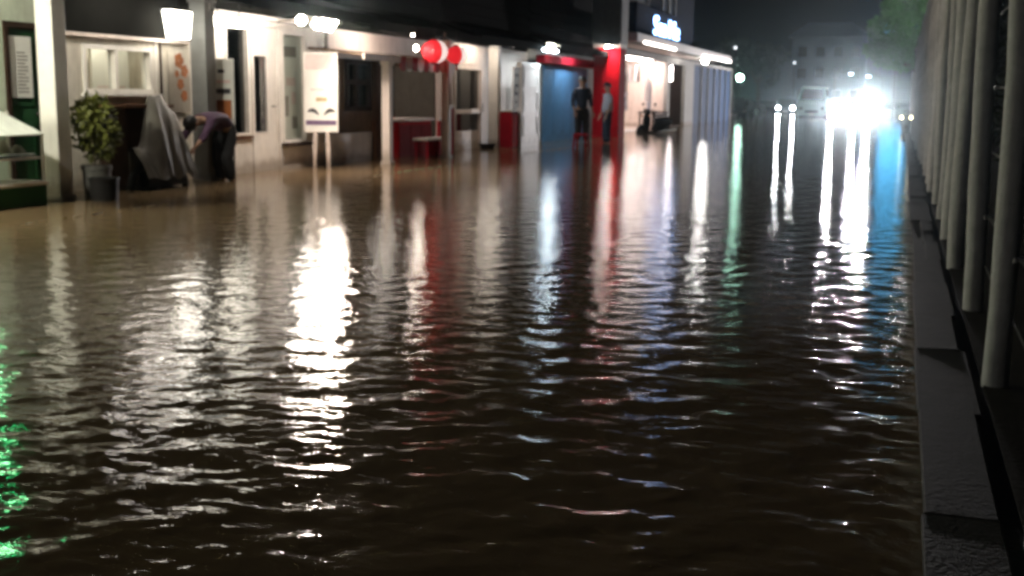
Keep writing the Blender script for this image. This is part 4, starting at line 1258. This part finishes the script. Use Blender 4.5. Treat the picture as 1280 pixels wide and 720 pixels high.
# ------------------------------------------------------------------ trees, hedge and far building
def tree(label, x, y, trunk, blobs, n, size, m, lean=(0, 0)):
    t = thing('tree', label, 'tree', (x, y, 0))
    h = trunk
    MB().tube([(0, 0, -0.3), (lean[0] * 0.3, lean[1] * 0.3, h * 0.4), (lean[0] * 0.7, lean[1] * 0.7, h * 0.8), (lean[0], lean[1], h)], [0.2, 0.16, 0.13, 0.09], 10).build('trunk', BARK, t, True)
    for c, r in blobs:
        MB().tube([(lean[0] * 0.7, lean[1] * 0.7, h * 0.75), ((lean[0] + c[0]) * 0.5, (lean[1] + c[1]) * 0.5, (h + c[2]) * 0.48), c], [0.09, 0.06, 0.02], 6).build('limb', BARK, t, True)
    leaf_mesh('crown', m, blobs, n, size, t)
    return t
tree('green roadside tree leaning over the fence top beside the headlights', 1.5, 50.0, 2.6,
     [((-1.3, 0, 4.0), (0.8, 0.8, 0.55)), ((-2.2, -0.3, 4.1), (0.8, 0.7, 0.5)), ((-2.5, 0.2, 3.3), (0.6, 0.6, 0.4)), ((-1.6, 0.2, 5.0), (0.9, 0.8, 0.55)), ((-1.9, 0.3, 3.0), (0.7, 0.7, 0.4)), ((-0.2, 0, 5.2), (1.2, 1.2, 0.9)), ((-1.2, -0.2, 3.3), (0.6, 0.6, 0.5)), ((-2.0, 0, 3.7), (0.7, 0.7, 0.6)), ((-1.9, 0.2, 4.6), (0.6, 0.6, 0.45)), ((-0.8, 0.2, 5.9), (0.9, 0.9, 0.6)), ((-1.5, -0.3, 2.75), (0.6, 0.6, 0.28)), ((-2.1, -0.2, 2.85), (0.6, 0.6, 0.3)), ((-1.6, 0.3, 3.5), (0.6, 0.6, 0.5))], 11000, 0.19, LEAFT, (-0.6, 0))
FT = [(-17.0, 104, 4.0), (-22.5, 112, 5.0), (-14.5, 126, 4.5), (-30, 122, 5.5), (-19.5, 138, 5.5)]
FL = ['dark tree nearest behind the globe lamp', 'dark tree second from the shops behind the globe lamp', 'dark tree behind the distant small-lamped car', 'dark tree farthest left beyond the shops', 'dark tree at the back of the far clump']
for (x, y, h), lb in zip(FT, FL):
    bl_ = [((random.uniform(-2.2, 2.2), random.uniform(-1.5, 1.5), h + random.uniform(-1.5, 2.2)), (random.uniform(1.3, 2.2), random.uniform(1.2, 2.0), random.uniform(0.8, 1.4))) for _ in range(9)]
    tree(lb, x, y, h * 0.8, bl_, 2600, 0.55, LEAFD)['group'] = 'dark trees beyond the shops'

hg = thing('hedge', 'dark overgrown hedge behind the fence', 'hedge', (2.6, 0, 0))
leaf_mesh('foliage', LEAFD, [((random.uniform(-0.3, 0.5), yy, random.uniform(0.6, 3.0)), (0.7, 1.3, 0.9)) for yy in np.arange(-4, 60, 0.8)], 15000, 0.26, hg)
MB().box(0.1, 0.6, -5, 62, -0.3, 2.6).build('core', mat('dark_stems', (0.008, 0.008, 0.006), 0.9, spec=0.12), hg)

fb = thing('far_building', 'faint pale blue building at the end of the street', 'building', (-9.6, 160, 0))
FARW = mat('pale_far_wall', (0.035, 0.062, 0.10), 0.7, dirt=0.3)
wf = MB()
wf.box(-4.6, 4.8, 0, 6, -0.3, 9.4)
wf.build('wall', FARW, fb)
MB().prism([(-5.2, 9.41), (5.4, 9.41), (2.8, 11.2), (-2.6, 11.2)], -0.7, 6.6, 'y').build('roof', FARW, fb)
for r_ in range(3):
    for c_ in range(4):
        x0 = -3.9 + c_ * 2.25
        z0 = 1.2 + r_ * 2.8
        w_ = MB()
        w_.box(x0, x0 + 1.3, -0.06, -0.003, z0, z0 + 0.08)
        w_.box(x0, x0 + 1.3, -0.06, -0.003, z0 + 1.42, z0 + 1.5)
        w_.box(x0, x0 + 0.08, -0.06, -0.003, z0 + 0.08, z0 + 1.42)
        w_.box(x0 + 1.22, x0 + 1.3, -0.06, -0.003, z0 + 0.08, z0 + 1.42)
        wo = w_.build('window', FARW, fb)
        MB().box(x0 + 0.081, x0 + 1.219, -0.03, -0.004, z0 + 0.081, z0 + 1.419).build('pane', CARGL, wo)
for r_ in (1, 2):
    MB().box(-4.7, 4.9, -0.35, -0.003, 0.7 + r_ * 2.8, 0.85 + r_ * 2.8).build('ledge', FARW, fb)

# ------------------------------------------------------------------ fence
fn = thing('fence', 'tall weathered post fence along the right kerb', 'fence', (0.45, 0, 0))
pm = []
for k in range(4):
    w = 0.105 + 0.008 * k
    b = MB().tube([(0, 0, zz) for zz in np.linspace(-0.3, 3.34, 12)], [w / 2 * (1 + 0.06 * math.sin(q * 2.3 + k)) for q in range(12)], 12)
    b.v = [(vx + 0.012 * math.sin(vz * 1.7 + k * 2), vy + 0.01 * math.sin(vz * 2.1 + k), vz) for vx, vy, vz in b.v]
    pm.append(b.mesh('post', POSTM, True))
y = -2.3
i = 0
while y < 66:
    o = link('post', pm[i % 4], fn, (random.uniform(-0.008, 0.008), y + random.uniform(-0.06, 0.06), random.uniform(-0.04, 0.02)))
    o.rotation_euler = (random.uniform(-0.006, 0.006), random.uniform(-0.006, 0.006), random.uniform(-0.2, 0.2))
    y += 1.87
    i += 1
WIRE = mat('dark_wire', (0.09, 0.09, 0.085), 0.5, 0.5)
for z in (0.28, 0.56, 0.92, 1.28, 1.7, 2.2, 2.75):
    MB().tube([(0.055, yy, z - 0.012 * math.sin((yy + 2.3) / 1.87 * PI) ** 2) for yy in np.arange(-2.4, 66, 0.935)], 0.007, 5).build('rail', WIRE, fn)
MB().box(-0.03, 0.03, -2.4, 66, 3.345, 3.38).build('top_rail', POSTM, fn)
clip = MB().bbox(-0.03, 0.03, -0.05, 0.05, -0.012, 0.012, 0.004).mesh('clip', CHROME)
for k in range(9):
    for z in (0.56, 1.28):
        link('clip', clip, fn, (0.055, -0.43 + 1.87 * k, z))

# ------------------------------------------------------------------ people
def skin_mesh(name, verts, edges, mats, root=0, sub=2):
    me = bpy.data.meshes.new(name)
    me.from_pydata([v[:3] for v in verts], edges, [])
    o = bpy.data.objects.new('tmp_skin', me)
    COL.objects.link(o)
    md = o.modifiers.new('skin', 'SKIN')
    md.use_smooth_shade = True
    if not me.skin_vertices:
        me.skin_vertices.new()
    for i, v in enumerate(verts):
        s = me.skin_vertices[0].data[i]
        r = v[3]
        s.radius = r if isinstance(r, tuple) else (r, r)
        s.use_root = (i == root)
    sd = o.modifiers.new('sub', 'SUBSURF')
    sd.levels = sub
    sd.render_levels = sub
    bpy.context.view_layer.update()
    dg = bpy.context.evaluated_depsgraph_get()
    out = bpy.data.meshes.new_from_object(o.evaluated_get(dg))
    out.name = name
    bpy.data.objects.remove(o)
    out.materials.clear()
    for m in (mats if isinstance(mats, (list, tuple)) else [mats]):
        out.materials.append(m)
    return out

def creased(me, amp):
    me.update()
    for v in me.vertices:
        p, n = v.co, v.normal
        f = math.sin(p.z * 47 + 9 * math.sin(p.y * 11) + p.x * 13) * 0.6 + math.sin(p.z * 21 + p.x * 33 - p.y * 27) * 0.5
        v.co = p + n * (amp * f)
    return me

def person(label, loc, rz, J, shirt, trousers, sleeve=0.55):
    """J: joint positions (local, facing +x): pelvis, spine, chest, neck, head, and left/right limb joints"""
    t = thing('person', label, 'person', loc, rz)
    V, Eg = [], []
    def add(p, r, link_to=None):
        V.append((*p, r))
        if link_to is not None:
            Eg.append((link_to, len(V) - 1))
        return len(V) - 1
    lerp = lambda a, b, u: tuple(a[i] + (b[i] - a[i]) * u for i in range(3))
    pel = add(J['pelvis'], (0.13, 0.10))
    spi = add(J['spine'], (0.125, 0.095), pel)
    che = add(J['chest'], (0.145, 0.11), spi)
    nek = add(J['neck'], 0.052, che)
    hd0 = add(lerp(J['neck'], J['head'], 0.5), 0.068, nek)
    hd1 = add(J['head'], (0.082, 0.096), hd0)
    hd2 = add(lerp(J['neck'], J['head'], 1.45), (0.06, 0.07), hd1)
    for s in ('l', 'r'):
        h_ = add(J['hip_' + s], 0.088, pel)
        k0 = add(lerp(J['hip_' + s], J['knee_' + s], 0.45), 0.075, h_)
        k_ = add(J['knee_' + s], 0.055, k0)
        c_ = add(lerp(J['knee_' + s], J['ankle_' + s], 0.35), 0.052, k_)
        a_ = add(J['ankle_' + s], 0.036, c_)
        add(J['toe_' + s], (0.042, 0.026), a_)
        sh = add(J['sho_' + s], 0.058, che)
        u0 = add(lerp(J['sho_' + s], J['elb_' + s], 0.5), 0.047, sh)
        e_ = add(J['elb_' + s], 0.038, u0)
        f0 = add(lerp(J['elb_' + s], J['wri_' + s], 0.4), 0.036, e_)
        w_ = add(J['wri_' + s], 0.024, f0)
        d = Vector(J['wri_' + s]) - Vector(J['elb_' + s])
        d.normalize()
        side = d.cross(Vector((0, 0, 1)) if abs(d.z) < 0.8 else Vector((1, 0, 0))).normalized()
        nrm = d.cross(side)
        hp = Vector(J['wri_' + s]) + d * 0.075
        hnd = add(hp, (0.036, 0.018), w_)
        for q, (off, ln) in enumerate(((-0.027, 0.07), (-0.009, 0.082), (0.009, 0.08), (0.027, 0.062))):
            a1 = add(hp + side * off + d * 0.035, 0.0095, hnd)
            a2 = add(hp + side * off * 1.1 + d * (0.035 + ln * 0.5) + nrm * 0.012, 0.009, a1)
            add(hp + side * off * 1.1 + d * (0.03 + ln) + nrm * 0.032, 0.0075, a2)
        t1 = add(hp - side * 0.05 - d * 0.02 + nrm * 0.012, 0.011, hnd)
        add(hp - side * 0.06 + d * 0.03 + nrm * 0.025, 0.009, t1)
    body = link('body', skin_mesh('body', V, Eg, SKIN, 0, 1), t)
    # clothes: own skins a little larger than the body
    V, Eg = [], []
    c0 = add(lerp(J['pelvis'], J['spine'], -0.25), (0.178, 0.145))
    c1 = add(J['spine'], (0.168, 0.135), c0)
    c2 = add(J['chest'], (0.168, 0.13), c1)
    add(lerp(J['chest'], J['neck'], 0.75), 0.07, c2)
    for s in ('l', 'r'):
        a = add(J['sho_' + s], 0.076, c2)
        b = add(lerp(J['sho_' + s], J['elb_' + s], 0.5), 0.066, a)
        if sleeve > 1:
            c = add(J['elb_' + s], 0.056, b)
            add(lerp(J['elb_' + s], J['wri_' + s], sleeve - 1), 0.045, c)
        else:
            add(lerp(J['sho_' + s], J['elb_' + s], max(sleeve, 0.75)), 0.064, b)
    link('shirt', creased(skin_mesh('shirt', V, Eg, shirt, 0, 3), 0.007), t)
    V, Eg = [], []
    c0 = add(J['pelvis'], (0.148, 0.118))
    add(lerp(J['pelvis'], J['spine'], 0.35), (0.142, 0.112), c0)
    for s in ('l', 'r'):
        a = add(J['hip_' + s], 0.115, c0)
        b = add(lerp(J['hip_' + s], J['knee_' + s], 0.5), 0.104, a)
        c = add(J['knee_' + s], 0.09, b)
        add(lerp(J['knee_' + s], J['ankle_' + s], 0.85), 0.082, c)
    link('trousers', creased(skin_mesh('trousers', V, Eg, trousers, 0, 3), 0.006), t)
    # hair cap, ears, nose, eyes
    hd = Vector(J['head'])
    up = (hd - Vector(J['neck'])).normalized()
    fw = Vector(J.get('look', (1, 0, 0)))
    fw = (fw - up * fw.dot(up)).normalized()
    sd = up.cross(fw)
    cen = hd + up * 0.045
    hv, hf = [], []
    nn, mm = 16, 9
    for i in range(mm):
        ph = PI * 0.62 * i / (mm - 1)
        for k in range(nn):
            tt = 2 * PI * k / nn
            lim = ph * (0.72 if math.cos(tt) > 0.3 else 1.0)
            rr = 0.112 + 0.006 * math.sin(5 * tt + i)
            hv.append(tuple(cen + up * (math.cos(lim) * rr * 1.02) + fw * (math.sin(lim) * math.cos(tt) * rr * 1.0 - 0.01) + sd * (math.sin(lim) * math.sin(tt) * rr * 0.9)))
    for i in range(mm - 1):
        for k in range(nn):
            hf.append((i * nn + k, i * nn + (k + 1) % nn, (i + 1) * nn + (k + 1) % nn, (i + 1) * nn + k))
    MB().add(hv, hf).build('hair', HAIRM, t, True)
    b = MB()
    nb_ = cen + fw * 0.105 - up * 0.03
    b.add([tuple(nb_ + up * 0.035 - fw * 0.015), tuple(nb_ + sd * 0.016 - up * 0.012), tuple(nb_ - sd * 0.016 - up * 0.012), tuple(nb_ + fw * 0.024 - up * 0.008)], [(0, 1, 3), (0, 3, 2), (1, 2, 3), (0, 2, 1)])
    b.build('nose', SKIN, t, True)
    for s in (-1, 1):
        e = cen + fw * 0.088 + sd * s * 0.034 + up * 0.005
        MB().lathe([(0.0, -0.012), (0.011, -0.005), (0.011, 0.005), (0.0, 0.012)], tuple(e), 8).build('eye', PRINTD, t, True)
        ea = cen + sd * s * 0.092 - up * 0.015
        MB().lathe([(0.005, -0.03), (0.02, -0.012), (0.022, 0.014), (0.006, 0.03)], tuple(ea), 8).build('ear', SKIN, t, True)
    MB().tube([tuple(cen + fw * 0.098 - up * 0.062 + sd * u * 0.024 - fw * abs(u) * 0.008) for u in (-1, -0.4, 0.4, 1)], 0.005, 5).build('mouth', DRED, t)
    for s in ('l', 'r'):
        a, tt = Vector(J['ankle_' + s]), Vector(J['toe_' + s])
        f = (tt - a)
        f.z = 0
        f.normalize()
        w = f.cross(Vector((0, 0, 1)))
        z0 = min(a.z, tt.z) - 0.045
        rings = []
        for (u, hw, hh) in ((-0.07, 0.03, 0.07), (0.0, 0.045, 0.09), (0.1, 0.05, 0.06), (0.18, 0.045, 0.045), (0.22, 0.025, 0.03)):
            c = Vector((a.x, a.y, z0)) + f * u
            rings.append([tuple(c + w * hw * cx + Vector((0, 0, hh * cz))) for cx, cz in ((-1, 0), (1, 0), (1, 0.5), (0.6, 1), (-0.6, 1), (-1, 0.5))])
        MB().loft(rings).build('shoe', BLACKP, t, True)
    return t

STAND = dict(pelvis=(0, 0, 0.95), spine=(0.0, 0, 1.14), chest=(0.0, 0, 1.34), neck=(0.0, 0, 1.50), head=(0.02, 0, 1.62),
             hip_l=(0, 0.09, 0.88), knee_l=(0.02, 0.11, 0.48), ankle_l=(-0.02, 0.12, 0.08), toe_l=(0.13, 0.14, 0.04),
             hip_r=(0, -0.09, 0.88), knee_r=(0.03, -0.10, 0.48), ankle_r=(0.0, -0.11, 0.08), toe_r=(0.15, -0.13, 0.04),
             sho_l=(0, 0.17, 1.41), elb_l=(-0.02, 0.24, 1.13), wri_l=(0.10, 0.25, 0.89),
             sho_r=(0, -0.17, 1.41), elb_r=(-0.02, -0.24, 1.13), wri_r=(0.12, -0.22, 0.90), look=(1, 0, -0.05))
BEND = dict(pelvis=(-0.06, 0, 0.90), spine=(0.09, 0, 1.0), chest=(0.28, 0, 1.02), neck=(0.42, 0, 1.0), head=(0.53, 0, 0.96),
            hip_l=(-0.05, 0.09, 0.84), knee_l=(0.05, 0.11, 0.46), ankle_l=(-0.04, 0.12, 0.08), toe_l=(0.11, 0.13, 0.04),
            hip_r=(-0.05, -0.09, 0.84), knee_r=(0.01, -0.12, 0.46), ankle_r=(-0.12, -0.13, 0.08), toe_r=(0.03, -0.15, 0.04),
            sho_l=(0.34, 0.17, 0.99), elb_l=(0.52, 0.20, 0.79), wri_l=(0.70, 0.19, 0.62),
            sho_r=(0.34, -0.17, 0.99), elb_r=(0.50, -0.22, 0.78), wri_r=(0.66, -0.24, 0.60), look=(0.5, 0.0, -0.9))
person('person in dark purple top bending over towards the covered motorbike', (-9.0, 14.28, -0.14), R(-105), BEND, PURPLE, BLACKC, 1.5)
person('dark-clothed person standing before the blue shop front', (-7.75, 29.0, -0.02), R(-60), STAND, NAVYC, BLACKC, 1.6)
person('person in pale grey shirt standing before the red pillar', (-7.62, 31.2, -0.14), R(-150), STAND, GREYCL, NAVYC, 0.8)

# ------------------------------------------------------------------ damp night air
HZ = bpy.data.materials.new('damp_air')
HZ.use_nodes = True
ht = HZ.node_tree
ht.nodes.remove(ht.nodes['Principled BSDF'])
pv = ht.nodes.new('ShaderNodeVolumePrincipled')
pv.inputs['Color'].default_value = (0.72, 0.90, 0.98, 1)
pv.inputs['Density'].default_value = 0.0006
pv.inputs['Anisotropy'].default_value = 0.97
ht.links.new(pv.outputs[0], ht.nodes['Material Output'].inputs['Volume'])
hz = MB().box(-75, 62, -12, 230, -1.4, 13.0).build('haze', HZ)
hz['kind'] = 'stuff'
